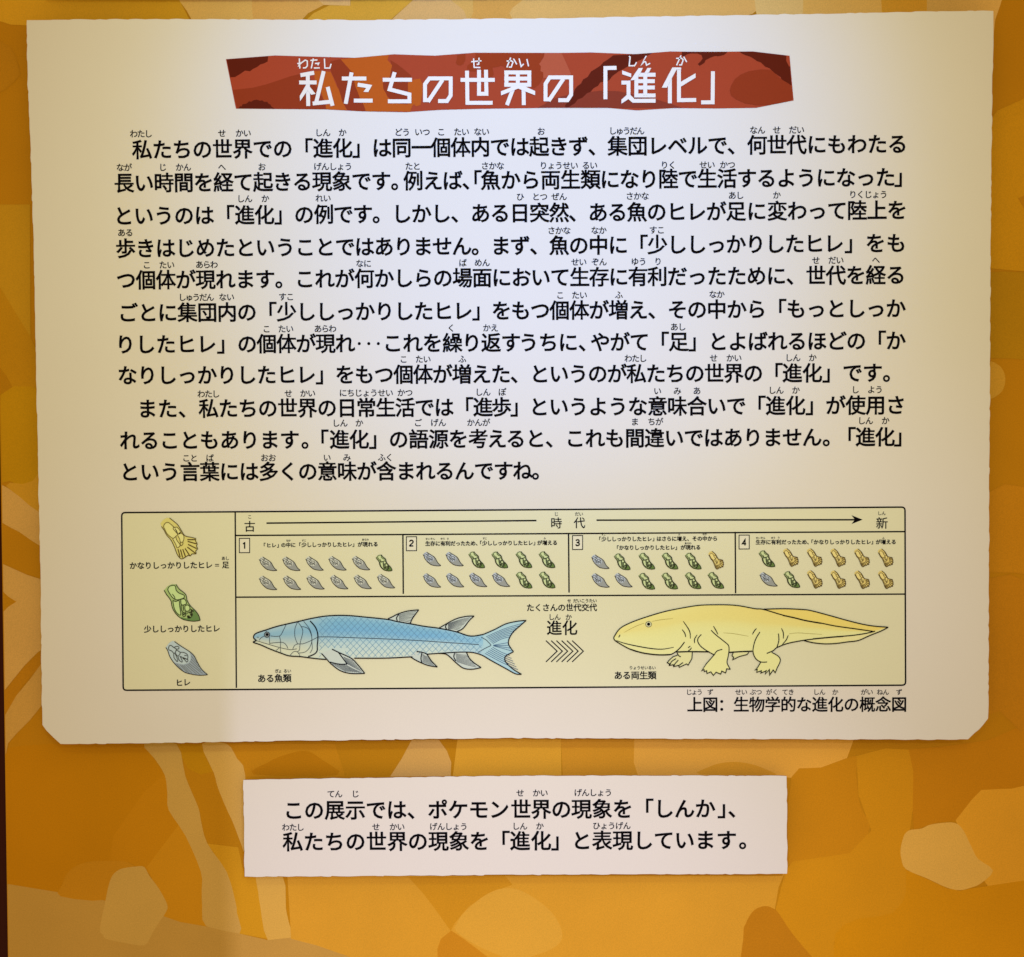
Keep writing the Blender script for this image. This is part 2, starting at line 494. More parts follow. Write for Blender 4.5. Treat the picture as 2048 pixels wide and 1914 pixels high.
post = MB()
px0, px1 = -0.95, -0.55
z0, z1, zb = -0.034, -0.3, None
post.v = [(px0, -1.2, z0), (px1, -1.2, z0), (px1, 1.2, z0), (px0, 1.2, z0), (px0, -1.2, z1), (px1, -1.2, z1), (px1, 1.2, z1), (px0, 1.2, z1)]
post.c = [None] * 8
post.f = [(0, 1, 2, 3), (1, 5, 6, 2), (5, 4, 7, 6), (4, 0, 3, 7)]
wd = ink('dark_wood', (58, 18, 8), 0.6, 0.15, 0.1)
side = link('side_post', post, wd, None, (-0.75, 0.03, 0.3))
tag(side, 'dark reddish brown post along the left edge of the amber mural', 'post')

# ------------------------------------------------------------------ boards
def board(name, outline, label, cat_loc, mat=PAPER, thick=BACK):
    o = empty(name, cat_loc)
    tag(o, label, 'sign board', 'torn edged paper boards on the mural')
    mb = MB()
    pts = PP(outline)
    mb.poly(pts, 0.0)
    link('sheet', mb, mat, o, cat_loc)
    n = len(pts)
    rim = MB()          # the cut edge of the sheet, 1.2 mm
    rim.v = [(x, y, 0.0) for x, y in pts] + [(x, y, -0.0012) for x, y in pts]
    rim.c = [None] * (2 * n)
    rim.f = [(i, (i + 1) % n, n + (i + 1) % n, n + i) for i in range(n)] + [tuple(range(2 * n - 1, n - 1, -1))]
    link('edge', rim, EDGE, o, cat_loc)
    x0, x1 = min(p[0] for p in pts) + 0.03, max(p[0] for p in pts) - 0.03
    y0, y1 = min(p[1] for p in pts) + 0.03, max(p[1] for p in pts) - 0.03
    spc = MB()          # unseen spacer, added so the raised sheet casts soft shade all round
    spc.v = [(x, y, z) for z in (-0.0012, -BACK + 0.0002) for x, y in ((x0, y0), (x1, y0), (x1, y1), (x0, y1))]
    spc.c = [None] * 8
    spc.f = [(0, 1, 2, 3), (0, 4, 5, 1), (1, 5, 6, 2), (2, 6, 7, 3), (3, 7, 4, 0)]
    link('added_spacer', spc, EDGE, o, cat_loc)
    return o

left = [(53.6, 40.4), (55.5, 150), (61.7, 300), (67.5, 480), (76.0, 900), (79.5, 1060), (82.0, 1190), (85.0, 1450)]
bott = [(121, 1487.7), (350, 1485), (600, 1480.6), (1024, 1475.4), (1330, 1477), (1600, 1478), (1936, 1478.6)]
right = [(1976, 1437), (1978, 950), (1981, 480), (1982.5, 300), (1984.5, 150), (1987, 90), (1986.7, 21.8)]
top = [(1986.7, 21.8), (1900, 22.5), (1650, 28), (1348, 33), (1100, 37), (900, 39), (700, 40.5), (370, 38.5), (53.6, 40.4)]
out = torn(left, 1.5) + [(93, 1461), (107, 1475)] + torn(bott, 1.6) + [(1949, 1466), (1958, 1459), (1966, 1450)] + torn(right, 1.6) + torn(top, 1.7)[1:-1]
BO = (0.0, 0.0, EYE + P(1024, 1480)[1])
main = board('information_board', out, 'large white torn edged board with red title banner and evolution diagram', BO)

out2 = torn([(486.8, 1559.8), (488.5, 1650), (489.3, 1753)], 1.3) + torn([(489.3, 1753), (750, 1751.5), (1024, 1749), (1300, 1748), (1574.1, 1747.3)], 1.5)[1:] \
    + torn([(1574.1, 1747.3), (1573.5, 1650), (1573, 1552)], 1.2)[1:] + torn([(1573, 1552), (1300, 1551.5), (1024, 1552), (750, 1556), (486.8, 1559.8)], 1.3)[1:-1]
SO = (P(1030, 1750)[0], 0.0, EYE + P(1030, 1750)[1])
small = board('note_board', out2, 'small white board with two text lines below the big board', SO)

out3 = torn([(85, -360), (84, -120), (84, -26)], 1.4) + torn([(84, -26), (500, -26.6), (1024, -29), (1500, -33), (1980, -38)], 1.0)[1:] + torn([(1980, -38), (1982, -200), (1984, -360)], 1.4)[1:]
UO = (0.0, 0.0, EYE + P(1024, -2)[1])
upper = board('upper_board', out3, 'white torn edged board hanging just above the top of the big board', UO)

# ------------------------------------------------------------------ title banner
Z1, Z2, Z3 = zoom(440, 90, 4.97), zoom(820, 90, 4.97), zoom(1200, 90, 4.97)
ban = [(452, 118.6), (550.3, 111.1), (630, 113.6), (711.6, 115.8), (788, 108.7), (830, 110.3), (870.3, 111.5), (948.8, 105.7), (1121.8, 106), (1182, 105.1),
       (1270.4, 108.5), (1340.8, 103.1), (1401, 104), (1505.8, 103.1), (1579, 111.7), (1587, 201), (1511.9, 215.8), (1431, 217), (1346.9, 216.2), (1274.4, 220.8),
       (1196, 214.2), (1080, 216), (956.8, 217.8), (880, 219.8), (812, 224.4), (725.7, 222.8), (651, 218.8), (472, 217.4)]
mb = MB()
mb.poly(PP(ban), 0.0004)
banner = link('title_banner', mb, ink('banner_red', true_ink((163, 68, 44), 1000, 160), 0.6, 0.05, 0.05), main, BO)
banner['label'] = 'rust red cut paper banner with white title lettering'

def band_y(x):
    """upper and lower edge of the banner at photo x"""
    topc, botc = ban[:15], [ban[27], ban[26], ban[25], ban[24], ban[23], ban[22], ban[21], ban[20], ban[19], ban[18], ban[17], ban[16], ban[15]]
    def at(c):
        for a, b in zip(c, c[1:]):
            if a[0] <= x <= b[0]:
                return a[1] + (b[1] - a[1]) * (x - a[0]) / (b[0] - a[0])
        return c[0][1] if x < c[0][0] else c[-1][1]
    return at(topc), at(botc)

def in_banner(pts):
    q = []
    for x, y in pts:
        x = min(max(x, 453.5 + max(0, y - 118.6) * 0.2), 1578 + max(0, y - 112) * 0.08)
        a, b = band_y(x)
        q.append((x, min(max(y, a + 0.4), b - 0.4)))
    return q

MAR, RUS, ORG, BRN, PNK, MAU = (92, 28, 10), (142, 55, 28), (182, 90, 28), (148, 58, 26), (176, 88, 64), (132, 56, 40)
bp = [
 ('rust', RUS, Z1([(128, 448), (330, 425), (450, 395), (560, 360), (700, 312), (800, 288), (900, 330), (960, 420), (1040, 560), (1060, 660), (100, 660)])),
 ('maroon', MAR, Z1([(40, 120), (480, 90), (474, 165), (440, 183), (400, 195), (370, 220), (330, 238), (300, 262), (250, 256), (200, 290), (150, 320), (60, 322)])),
 ('maroon', MAR, Z1([(185, 660), (200, 610), (215, 612), (225, 590), (262, 585), (290, 560), (310, 565), (340, 548), (370, 545), (400, 556), (420, 550), (440, 566), (470, 566), (488, 588), (500, 590), (515, 615), (548, 640), (548, 660)])),
 ('orange', ORG, Z1([(930, 262), (1000, 258), (1045, 262), (1100, 268), (1125, 320), (1140, 360), (1165, 420), (1180, 440), (1200, 500), (1215, 560), (1262, 660), (1055, 660), (1050, 600), (1010, 480), (950, 380)])),
 ('brick', RUS, Z1([(1100, 165), (1150, 152), (1205, 140), (1250, 200), (1290, 245), (1330, 290), (1330, 340), (1345, 410), (1370, 470), (1395, 540), (1420, 580), (1452, 660), (1270, 660), (1215, 560), (1200, 500), (1180, 440), (1150, 360), (1110, 280), (1090, 215)])),
 ('orange', ORG, Z1([(1200, 143), (1330, 60), (1680, 60), (1665, 150), (1712, 205), (1700, 250), (1685, 330), (1625, 400), (1640, 450), (1665, 520), (1760, 580), (1915, 600), (1890, 700), (1450, 700), (1430, 600), (1395, 540), (1370, 470), (1345, 410), (1330, 340), (1330, 290), (1290, 245), (1250, 200)])),
 ('brick', RUS, Z1([(1690, 150), (1760, 190), (1830, 245), (1900, 305), (1912, 380), (1885, 440), (1870, 540), (1830, 580), (1760, 575), (1700, 550), (1660, 500), (1625, 440), (1618, 380), (1690, 320), (1712, 205)])),
 ('orange', ORG, Z2([(-20, 360), (40, 345), (100, 335), (130, 400), (120, 500), (105, 600), (60, 610), (40, 590), (0, 640), (-20, 660)])),
 ('drip', BRN, Z2([(468, 60), (552, 60), (550, 150), (530, 190), (500, 206), (468, 198), (456, 175), (470, 130)])),
 ('brown', BRN, Z2([(655, 60), (1335, 60), (1330, 120), (1305, 150), (1300, 170), (1283, 190), (1302, 215), (1297, 260), (1325, 275), (1320, 330), (1305, 360), (1280, 395), (1232, 432), (1205, 420), (1205, 262), (960, 250), (935, 215), (905, 205), (875, 218), (820, 226), (832, 290), (810, 330), (770, 360), (740, 300), (700, 270), (640, 262), (600, 262), (566, 235), (572, 205), (610, 180), (650, 130)])),
 ('pink', PNK, Z2([(1338, 60), (1505, 60), (1530, 130), (1565, 210), (1602, 292), (1520, 330), (1450, 345), (1390, 330), (1325, 330), (1325, 275), (1297, 260), (1302, 215), (1283, 190), (1300, 170), (1330, 120)])),
 ('mauve', MAU, Z2([(1270, 660), (1340, 590), (1400, 545), (1500, 515), (1650, 480), (1850, 462), (1890, 456), (2070, 462), (2440, 540), (2600, 590), (2700, 660)])),
 ('maroon', MAR, Z2([(2440, 60), (2300, 60), (2020, 105), (1960, 150), (1920, 175), (1895, 205), (1850, 235), (1800, 265), (1765, 320), (1720, 345), (1700, 385), (1665, 410), (1640, 440), (1625, 480), (1600, 530), (1570, 560), (1540, 605), (1548, 620), (1580, 618), (1640, 580), (1665, 545), (1715, 525), (1760, 480), (1790, 470), (1825, 430), (1870, 405), (1890, 372), (1980, 350), (2010, 310), (2070, 265), (2120, 240), (2180, 205), (2230, 190), (2260, 160), (2300, 145), (2350, 110), (2410, 75)])),
 ('maroon', MAR, Z3([(815, 40), (1265, 40), (1262, 76), (1230, 100), (1180, 112), (1140, 110), (1100, 125), (1050, 150), (1035, 180), (990, 208), (972, 190), (1000, 165), (1020, 135), (1008, 100), (970, 86), (900, 85), (860, 95), (830, 120), (812, 100)])),
 ('maroon', MAR, Z3([(1385, 40), (1530, 40), (1830, 80), (1850, 110), (1850, 160), (1880, 220), (1900, 210), (1915, 405), (1880, 390), (1850, 370), (1805, 345), (1795, 320), (1750, 290), (1720, 275), (1690, 235), (1640, 215), (1600, 175), (1560, 160), (1500, 120), (1440, 100), (1400, 80)])),
 ('rust', RUS, Z3([(1290, 450), (1305, 400), (1340, 340), (1400, 295), (1480, 262), (1600, 245), (1700, 250), (1750, 295), (1805, 345), (1880, 390), (1920, 420), (1930, 540), (1850, 568), (1700, 600), (1560, 600), (1440, 580), (1350, 540), (1300, 500)])),
]
for i, (c, col, pts) in enumerate(bp):
    mb = MB()
    mb.poly(PP(in_banner(pts)), 0.00045 + 0.00002 * i)
    link('banner_patch', mb, ink('banner_' + c, true_ink(col, 1000, 160), 0.6, 0.05, 0.05), banner, (0, 0, 0))

# title strokes: angular cut letters, 7.8 px wide
TA, TB, TC = zoom(570, 100, 6.627), zoom(860, 100, 6.627), zoom(1160, 100, 6.627)
title = MB()
TZ = 0.0018
def ts(z, pts, w=51, zz=TZ):
    k = 6.627
    title.stroke(PP(z(pts)), w / k * PX, TZ)
def tp(z, pts):
    title.poly(PP(z(pts)), TZ)
ns_ = 0
for z, pts in [
    (TA, [(207, 337), (388, 304)]), (TA, [(303, 320), (310, 745)]), (TA, [(190, 433), (420, 433)]), (TA, [(515, 283), (412, 712)]), (TA, [(368, 712), (610, 688)]), (TA, [(567, 492), (632, 742)]),
    (TA, [(755, 381), (1080, 381)]), (TA, [(884, 300), (806, 716)]), (TA, [(914, 674), (1163, 674)]),
    (TA, [(1297, 398), (1684, 398)]), (TA, [(1455, 297), (1388, 525), (1650, 592), (1650, 683), (1365, 683)]),
    (TB, [(108, 680), (225, 680), (275, 605), (275, 380), (-8, 380), (-65, 455), (-65, 694)]), (TB, [(-90, 668), (-6, 668)]), (TB, [(-26, 690), (168, 398)]),
    (TB, [(405, 400), (858, 400)]), (TB, [(491, 278), (497, 704), (830, 704)]), (TB, [(650, 265), (650, 583), (748, 583), (742, 265)]),
    (TB, [(985, 300), (1342, 300)]), (TB, [(985, 382), (1342, 382)]), (TB, [(985, 464), (1342, 464)]), (TB, [(1014, 280), (1014, 480)]), (TB, [(1164, 280), (1164, 500)]), (TB, [(1315, 280), (1315, 480)]),
    (TB, [(1098, 525), (1020, 733)]), (TB, [(1240, 505), (1243, 733)]),
    (TB, [(1700, 668), (1822, 668), (1870, 596), (1870, 366), (1586, 366), (1531, 452), (1531, 683)]), (TB, [(1506, 657), (1594, 657)]), (TB, [(1572, 678), (1768, 385)]),
    (TC, [(483, 240), (336, 243), (336, 656)]),
    (TC, [(548, 436), (642, 436), (642, 620)]), (TC, [(745, 340), (745, 632)]), (TC, [(863, 305), (863, 605)]),
    (TC, [(745, 331), (1000, 331)]), (TC, [(725, 416), (990, 416)]), (TC, [(725, 500), (990, 500)]), (TC, [(718, 605), (1000, 605)]),
    (TC, [(1190, 360), (1190, 709)]), (TC, [(1310, 236), (1310, 668), (1538, 665)]), (TC, [(1760, 285), (1756, 696), (1604, 697)]),
]:
    TZ = 0.0008 + 0.00002 * (ns_ % 16); ns_ += 1
    ts(z, pts)
for z, pts in [
    (TA, [(280, 470), (330, 470), (330, 500), (203, 682), (198, 612)]), (TA, [(290, 470), (330, 490), (408, 585), (350, 598), (290, 520)]),
    (TA, [(968, 437), (1158, 468), (1105, 562), (1042, 558), (1078, 508), (962, 488)]),
    (TB, [(1085, 480), (1245, 480), (1393, 548), (1393, 603), (1265, 555), (1168, 515), (1075, 553), (942, 606), (940, 552), (1070, 500)]),
    (TC, [(557, 275), (678, 318), (675, 366), (557, 325)]), (TC, [(618, 600), (668, 600), (720, 652), (1000, 650), (1000, 703), (695, 703), (640, 655), (548, 716), (548, 662)]),
    (TC, [(775, 245), (832, 243), (802, 305), (735, 400), (665, 408)]), (TC, [(893, 243), (943, 243), (910, 305), (850, 312)]),
    (TC, [(1222, 236), (1338, 236), (1338, 262), (1278, 265), (1225, 360), (1148, 505), (1082, 503)]), (TC, [(1335, 425), (1530, 312), (1530, 370), (1335, 490)]),
]:
    TZ = 0.00114 + 0.00002 * (ns_ % 12); ns_ += 1
    tp(z, pts)
link('title_lettering', title, WHITE, banner, (0, 0, 0))
ruby = MB()
for z, pts in [
    (TA, [(192, 115), (199, 250)]), (TA, [(166, 185), (200, 178), (178, 222), (225, 170), (270, 138), (298, 150), (298, 215), (275, 240), (240, 241)]),
    (TA, [(338, 142), (432, 135)]), (TA, [(378, 116), (350, 247)]), (TA, [(398, 183), (450, 178), (436, 205)]), (TA, [(384, 242), (462, 240)]),
    (TA, [(524, 116), (530, 242), (596, 243), (613, 186)]),
    (TB, [(546, 160), (683, 146)]), (TB, [(578, 116), (586, 234), (668, 236)]), (TB, [(650, 106), (646, 192), (618, 196)]),
    (TB, [(1016, 152), (1078, 146), (1100, 165), (1076, 230), (1044, 232)]), (TB, [(1070, 104), (1018, 236)]), (TB, [(1106, 118), (1150, 194)]),
    (TB, [(1180, 116), (1208, 222), (1242, 188)]), (TB, [(1284, 124), (1306, 220)]),
    (TC, [(648, 88), (664, 98), (650, 212), (722, 213), (748, 166)]), (TC, [(877, 82), (803, 213), (850, 158), (868, 160), (880, 205), (928, 180)]),
    (TC, [(1273, 116), (1342, 112), (1366, 132), (1345, 200), (1312, 203)]), (TC, [(1337, 76), (1278, 207)]), (TC, [(1372, 92), (1412, 163)]),
]:
    TZ = 0.0009 + 0.00004 * (len(ruby.v) % 5)
    ruby.stroke(PP(z(pts)), 17 / 6.627 * PX, TZ)
link('title_ruby', ruby, WHITE, banner, (0, 0, 0))

# ------------------------------------------------------------------ body text
K = 1.9414
def A(*pairs):
    return [(i, x / K) for i, x in pairs]
def Y(l, r):
    """baseline given at photo x 260 and x 1800 -> values at 0 and 2048"""
    s = (r - l) / 1540.0
    return l - 260 * s, r + 248 * s
lines = [
 (Y(299.3, 287.6), [('私たちの世界での「進化」は同一個体内では起きず、集団レベルで、何世代にもわたる', A((0, 552), (9, 1254), (17, 1865), (24, 2398), (29, 2786), (33, 3093), (38, 3485)))],
  (267.6, 258.5), [('わたし', 548), ('せ', 862), ('かい', 945), ('しん', 1253), ('か', 1330), ('どう', 1562), ('いつ', 1640), ('こ', 1713), ('たい', 1792), ('ない', 1870), ('お', 2101), ('しゅうだん', 2433), ('なん', 2941), ('せ', 3016), ('だい', 3093)]),
 (Y(365.7, 354.0), [('長い時間を経て起きる現象です。', A((0, 482), (6, 945), (13, 1480))), ('例えば、', A((0, 1605), (3, 1833))), ('「', A((0, 1832), (1, 1905))),
   ('魚から両生類になり陸で生活するようになった」', A((0, 1905), (5, 2293), (11, 2746), (20, 3438), (21, 3512)))],
  (334.8, 328.0), [('なが', 482), ('じ', 632), ('かん', 712), ('へ', 862), ('お', 1017), ('げんしょう', 1293), ('たと', 1603), ('さかな', 1913), ('りょうせい', 2170), ('るい', 2290), ('りく', 2595), ('せい', 2746), ('かつ', 2825)]),
 (Y(431.5, 419.8), [('というのは「進化」の例です。しかし、ある日突然、ある魚のヒレが足に変わって陸上を', A((0, 480), (6, 950), (10, 1258), (14, 1560), (19, 1942), (22, 2171), (26, 2473), (31, 2858), (33, 3018), (39, 3483)))],
  (398.9, 388.5), [('しん', 950), ('か', 1030), ('れい', 1255), ('ひ', 2020), ('とつ', 2096), ('ぜん', 2171), ('さかな', 2475), ('あし', 2858), ('か', 3016), ('りくじょう', 3371)]),
 (Y(496.5, 485.8), [('歩きはじめたということではありません。まず、魚の中に「少ししっかりしたヒレ」をも', A((0, 488), (11, 1340), (22, 2171), (27, 2553), (36, 3238), (39, 3480)))],
  (465.2, 457.6), [('ある', 487), ('さかな', 2171), ('なか', 2325), ('すこ', 2551)]),
 (Y(559.8, 549.5), [('つ個体が現れます。これが何かしらの場面において生存に有利だったために、世代を経る', A((0, 490), (12, 1415), (18, 1872), (23, 2251), (27, 2553), (35, 3168), (39, 3478)))],
  (530.2, 519.5), [('こ', 570), ('たい', 648), ('あらわ', 803), ('なに', 1412), ('ば', 1797), ('めん', 1872), ('せい', 2248), ('ぞん', 2326), ('ゆう', 2480), ('り', 2555), ('せ', 3168), ('だい', 3246), ('へ', 3401)]),
 (Y(625.3, 616.3), [('ごとに集団内の「少ししっかりしたヒレ」をもつ個体が増え、その中から「もっとしっか', A((0, 497), (8, 1113), (17, 1797), (22, 2173), (30, 2783), (39, 3478)))],
  (595.3, 586.5), [('しゅうだん', 762), ('ない', 880), ('すこ', 1112), ('こ', 2175), ('たい', 2250), ('ふ', 2403), ('なか', 2783)]),
 (Y(688.6, 680.9), [('りしたヒレ」の個体が現れ', A((0, 487), (6, 960), (11, 1340))), ('これを繰り返すうちに、', A((0, 1525), (3, 1757), (5, 1907), (6, 1984), (7, 2053), (9, 2206), (10, 2284))),
   ('やがて「足」とよばれるほどの「か', A((0, 2331), (4, 2635), (15, 3478)))],
  (659.2, 651.5), [('こ', 1035), ('たい', 1110), ('あらわ', 1263), ('く', 1752), ('かえ', 1905), ('あし', 2633)]),
 (Y(750.4, 745.0), [('なりしっかりしたヒレ」をもつ個体が増えた、というのが私たちの世界の「進化」です。', A((0, 495), (8, 1113), (14, 1567), (19, 1945), (26, 2471), (34, 3076), (39, 3466)))],
  (720.5, 714.6), [('こ', 1567), ('たい', 1643), ('ふ', 1795), ('わたし', 2468), ('せ', 2771), ('かい', 2850), ('しん', 3078), ('か', 3155)]),
 (Y(817.4, 809.8), [('また、私たちの世界の日常生活では「進歩」というような意味合いで「進化」が使用さ', A((0, 572), (3, 810), (10, 1347), (17, 1875), (20, 2093), (26, 2553), (32, 3011), (38, 3478)))],
  (788.8, 778.8), [('わたし', 810), ('せ', 1120), ('かい', 1195), ('にちじょうせい', 1422), ('かつ', 1573), ('しん', 1875), ('ぽ', 1950), ('い', 2553), ('み', 2630), ('あ', 2706), ('しん', 3013), ('か', 3090), ('し', 3321), ('よう', 3398)]),
 (Y(880.7, 873.3), [('れることもあります。', A((0, 503), (8, 1125), (9, 1208))), ('「', A((0, 1238), (1, 1318))), ('進化」の語源を考えると、これも間違いではありません。', A((0, 1318), (3, 1548), (5, 1703), (7, 1857), (9, 2003), (12, 2233), (15, 2465), (19, 2770), (24, 3153), (25, 3232))),
   ('「進化」', A((0, 3284), (1, 3360), (2, 3436), (3, 3510)))],
  (848.0, 841.0), [('しん', 1320), ('か', 1395), ('ご', 1623), ('げん', 1702), ('かんが', 1858), ('ま', 2465), ('ちが', 2545), ('しん', 3360), ('か', 3438)]),
 (Y(943.6, 938.5), [('という言葉には多くの意味が含まれるんですね。', A((0, 503), (3, 738), (7, 1043), (13, 1500), (19, 1955), (21, 2103)))],
  (916.5, 911.0), [('こと', 738), ('ば', 815), ('おお', 1042), ('い', 1270), ('み', 1347), ('ふく', 1497)]),
]
MB_BOLD = 0.022
for (yl, yr), runs, (fl, fr), furi in lines:
    mb = MB()
    for text, an in runs:
        run(mb, text, an, yl, yr, 40.6, 0.0003, MB_BOLD)
    if runs[0][0].startswith('りした'):          # the three small dots of the ellipsis
        for x in (1395, 1432, 1469):
            u, v = P(x / K, 687.2)
            mb.disc(u, v, 3.1 * PX, 0.0003, 12)
    ln = link('text_line', mb, BLACK, main, BO)
    rb = MB()
    f0, f1 = Y(fl, fr)
    for t, x in furi:
        x /= K
        kana(rb, t, x, f0 + (f1 - f0) * x / 2048, 14.6 if t in ('わたし', 'あらわ') else (13.9 if 'しゅ' in t else 15.4), 16.4, 0.0003, 0.014)
    link('ruby_text', rb, BLACK, ln, (0, 0, 0))

# note board text
def noteline(runs, y, furi, fy):
    mb = MB()
    yl, yr = Y(*y)
    for text, an in runs:
        run(mb, text, an, yl, yr, 42.0, 0.0003, MB_BOLD)
    ln = link('text_line', mb, BLACK, small, SO)
    rb = MB()
    f0, f1 = Y(*fy)
    for t, x in furi:
        x /= K
        kana(rb, t, x, f0 + (f1 - f0) * x / 2048, 14.6 if t in ('わたし',) else 15.2, 16.4, 0.0003, 0.014)
    link('ruby_text', rb, BLACK, ln, (0, 0, 0))
noteline([('この展示では、ポケモン世界の現象を「しんか」', A((0, 1140), (2, 1300), (7, 1700), (10, 1938), (11, 2023), (14, 2258), (18, 2578), (20, 2738), (21, 2826))), ('、', A((0, 2866), (1, 2900)))],
         (1621.5, 1615.0), [('てん', 1300), ('じ', 1380), ('せ', 2020), ('かい', 2098), ('げんしょう', 2303)], (1589.8, 1582.0))
noteline([('私たちの世界の現象を「進化」と表現しています。', A((0, 1137), (5, 1543), (9, 1862), (11, 2019), (12, 2101), (14, 2258), (16, 2418), (20, 2738), (21, 2821), (22, 2908)))],
         (1684.5, 1678.2), [('わたし', 1138), ('せ', 1460), ('かい', 1542), ('げんしょう', 1742), ('しん', 2018), ('か', 2096), ('ひょうげん', 2375)], (1656.0, 1648.5))

# caption under the diagram
mb = MB()
ZQ = 1988
run(mb, '上図：生物学的な進化の概念図', A((0, 710 + ZQ), (1, 770 + ZQ), (2, 830 + ZQ), (3, 890 + ZQ), (8, 1195 + ZQ), (13, 1503 + ZQ)), 1409.8, 1408.2, 32.6, 0.0003, 0.018)
cap = link('caption_line', mb, BLACK, main, BO)
rb = MB()
for t, x in [('じょう', 708), ('ず', 770), ('せい', 890), ('ぶつ', 947), ('がく', 1010), ('てき', 1072), ('しん', 1193), ('か', 1255), ('がい', 1378), ('ねん', 1440), ('ず', 1503)]:
    kana(rb, t, (x + ZQ) / K, 1384.0, 10.6 if t == 'じょう' else 12.2, 13.0, 0.0003, 0.01)
link('ruby_text', rb, BLACK, cap, (0, 0, 0))

# ------------------------------------------------------------------ diagram
DZ = 0.0002
def rrect(x0, y0, x1, y1, x2, y2, x3, y3, r):
    """rounded quad: corners TL, TR, BR, BL in photo px"""
    c = [(x0, y0), (x1, y1), (x2, y2), (x3, y3)]
    out = []
    for i in range(4):
        p, a, b = c[i], c[i - 1], c[(i + 1) % 4]
        def to(q):
            d = math.hypot(q[0] - p[0], q[1] - p[1])
            return (p[0] + (q[0] - p[0]) / d * r, p[1] + (q[1] - p[1]) / d * r)
        s, e = to(a), to(b)
        for k in range(5):
            t = k / 4
            out.append(tuple((1 - t) ** 2 * s[j] + 2 * t * (1 - t) * p[j] + t * t * e[j] for j in (0, 1)))
    return out
box = rrect(243.6, 1025.2, 1809.8, 1014.2, 1811.0, 1370.2, 246.6, 1380.4, 7)
mb = MB()
mb.poly(PP(box), DZ)
dia = link('diagram_panel', mb, TINT, main, BO)
dia['label'] = 'cream tinted diagram box ruled in black'
mb = MB()
mb.stroke(PP(box), 3.0 * PX, DZ + 0.0002, closed=True)
link('frame_line', mb, BLACK, dia, (0, 0, 0))
ZE, ZF = zoom(0, 980, K), zoom(1024, 980, K)
rules = [
    ZE([(913.5, 86)]) + ZE([(918, 768)]),
    ZE([(914.5, 176.5)]) + ZF([(1524, 161.5)]),
    ZE([(917.5, 416)]) + ZF([(1525, 404)]),
    ZE([(1564.5, 171)]) + ZE([(1566, 403)]),
    ZF([(219.5, 166)]) + ZF([(221.5, 398)]),
    ZF([(866.5, 162)]) + ZF([(868, 401)]),
]
for q in rules:
    mb = MB()
    mb.stroke(PP(q), 2.8 * PX, DZ + 0.00022)
    link('rule_line', mb, BLACK, dia, (0, 0, 0))
for q, head in (([ZE([(1035, 128.5)])[0], ZF([(95, 118.5)])[0]], None), ([ZF([(328, 117)])[0], ZF([(1335, 115.5)])[0]], ZF([(1361, 115), (1318, 132), (1331, 115), (1318, 98)]))):
    mb = MB()
    mb.stroke(PP(q), 3.0 * PX, DZ + 0.0002)
    if head:
        mb.poly(PP(head), DZ + 0.00024)
    link('time_arrow', mb, BLACK, dia, (0, 0, 0))

def words_part(name, items, parent=None, z=0.0005):
    """items: (text, x list or (x0, x1), y0, y1, em, bold) in photo pixels"""
    mb = MB()
    for text, (x0, x1), (y0, y1), em, b in items:
        n = len(text)
        for i, ch in enumerate(text):
            t = i / max(n - 1, 1)
            put(mb, ch, x0 + (x1 - x0) * t, y0 + (y1 - y0) * t, em, z, b)
    return link(name, mb, BLACK, parent or dia, (0, 0, 0) if parent is None else BO)

def zt(ox, oy, s, items):
    return [(t, (ox + a / s, ox + b / s), (oy + y0 / s, oy + y1 / s), em / s, bold) for t, a, b, y0, y1, em, bold in items]

words_part('age_label', zt(0, 980, K, [('古', 970, 970, 141, 141, 45, .008), ('こ', 970, 970, 104, 104, 17, .008),
    ('時', 172 + ZQ, 172 + ZQ, 128, 128, 46, .008), ('代', 262 + ZQ, 262 + ZQ, 127, 127, 46, .008), ('じ', 172 + ZQ, 172 + ZQ, 93, 93, 17, .01), ('だい', 252 + ZQ, 268 + ZQ, 93, 93, 17, .01),
    ('新', 1436 + ZQ, 1436 + ZQ, 128, 128, 48, .008), ('しん', 1427 + ZQ, 1443 + ZQ, 90, 90, 17, .01)]))
SM, SB = 5.847, .032
words_part('stage_text', zt(470, 1060, SM, [('「', 331, 331, 178, 178, 58, SB), ('ヒレ', 395, 455, 178, 178, 58, SB), ('」', 520, 520, 177, 177, 58, SB), ('の中に', 567, 682, 175, 174, 58, SB), ('「', 745, 745, 174, 174, 58, SB),
    ('少ししっかりしたヒレ', 808, 1342, 172, 168, 60, SB), ('」', 1402, 1402, 168, 168, 58, SB), ('が現れる', 1463, 1645, 168, 165, 60, SB),
    ('なか', 612, 638, 123, 123, 28, .02), ('すこ', 795, 821, 122, 122, 28, .02), ('あらわ', 1498, 1552, 112, 112, 28, .02)]))
words_part('stage_text', zt(800, 1060, SM, [('生存に有利だったため', 325, 856, 158, 155, 60, SB), ('、', 914, 914, 155, 155, 58, SB), ('「', 930, 930, 153, 153, 58, SB), ('少ししっかりしたヒレ', 990, 1526, 153, 150, 60, SB), ('」', 1588, 1588, 150, 150, 58, SB), ('が増える', 1633, 1812, 149, 148, 60, SB),
    ('せいぞん', 312, 398, 103, 103, 28, .02), ('ゆう', 487, 513, 102, 102, 28, .02), ('り', 560, 560, 102, 102, 28, .02), ('すこ', 980, 1005, 98, 98, 28, .02), ('ふ', 1692, 1692, 95, 95, 28, .02)]))
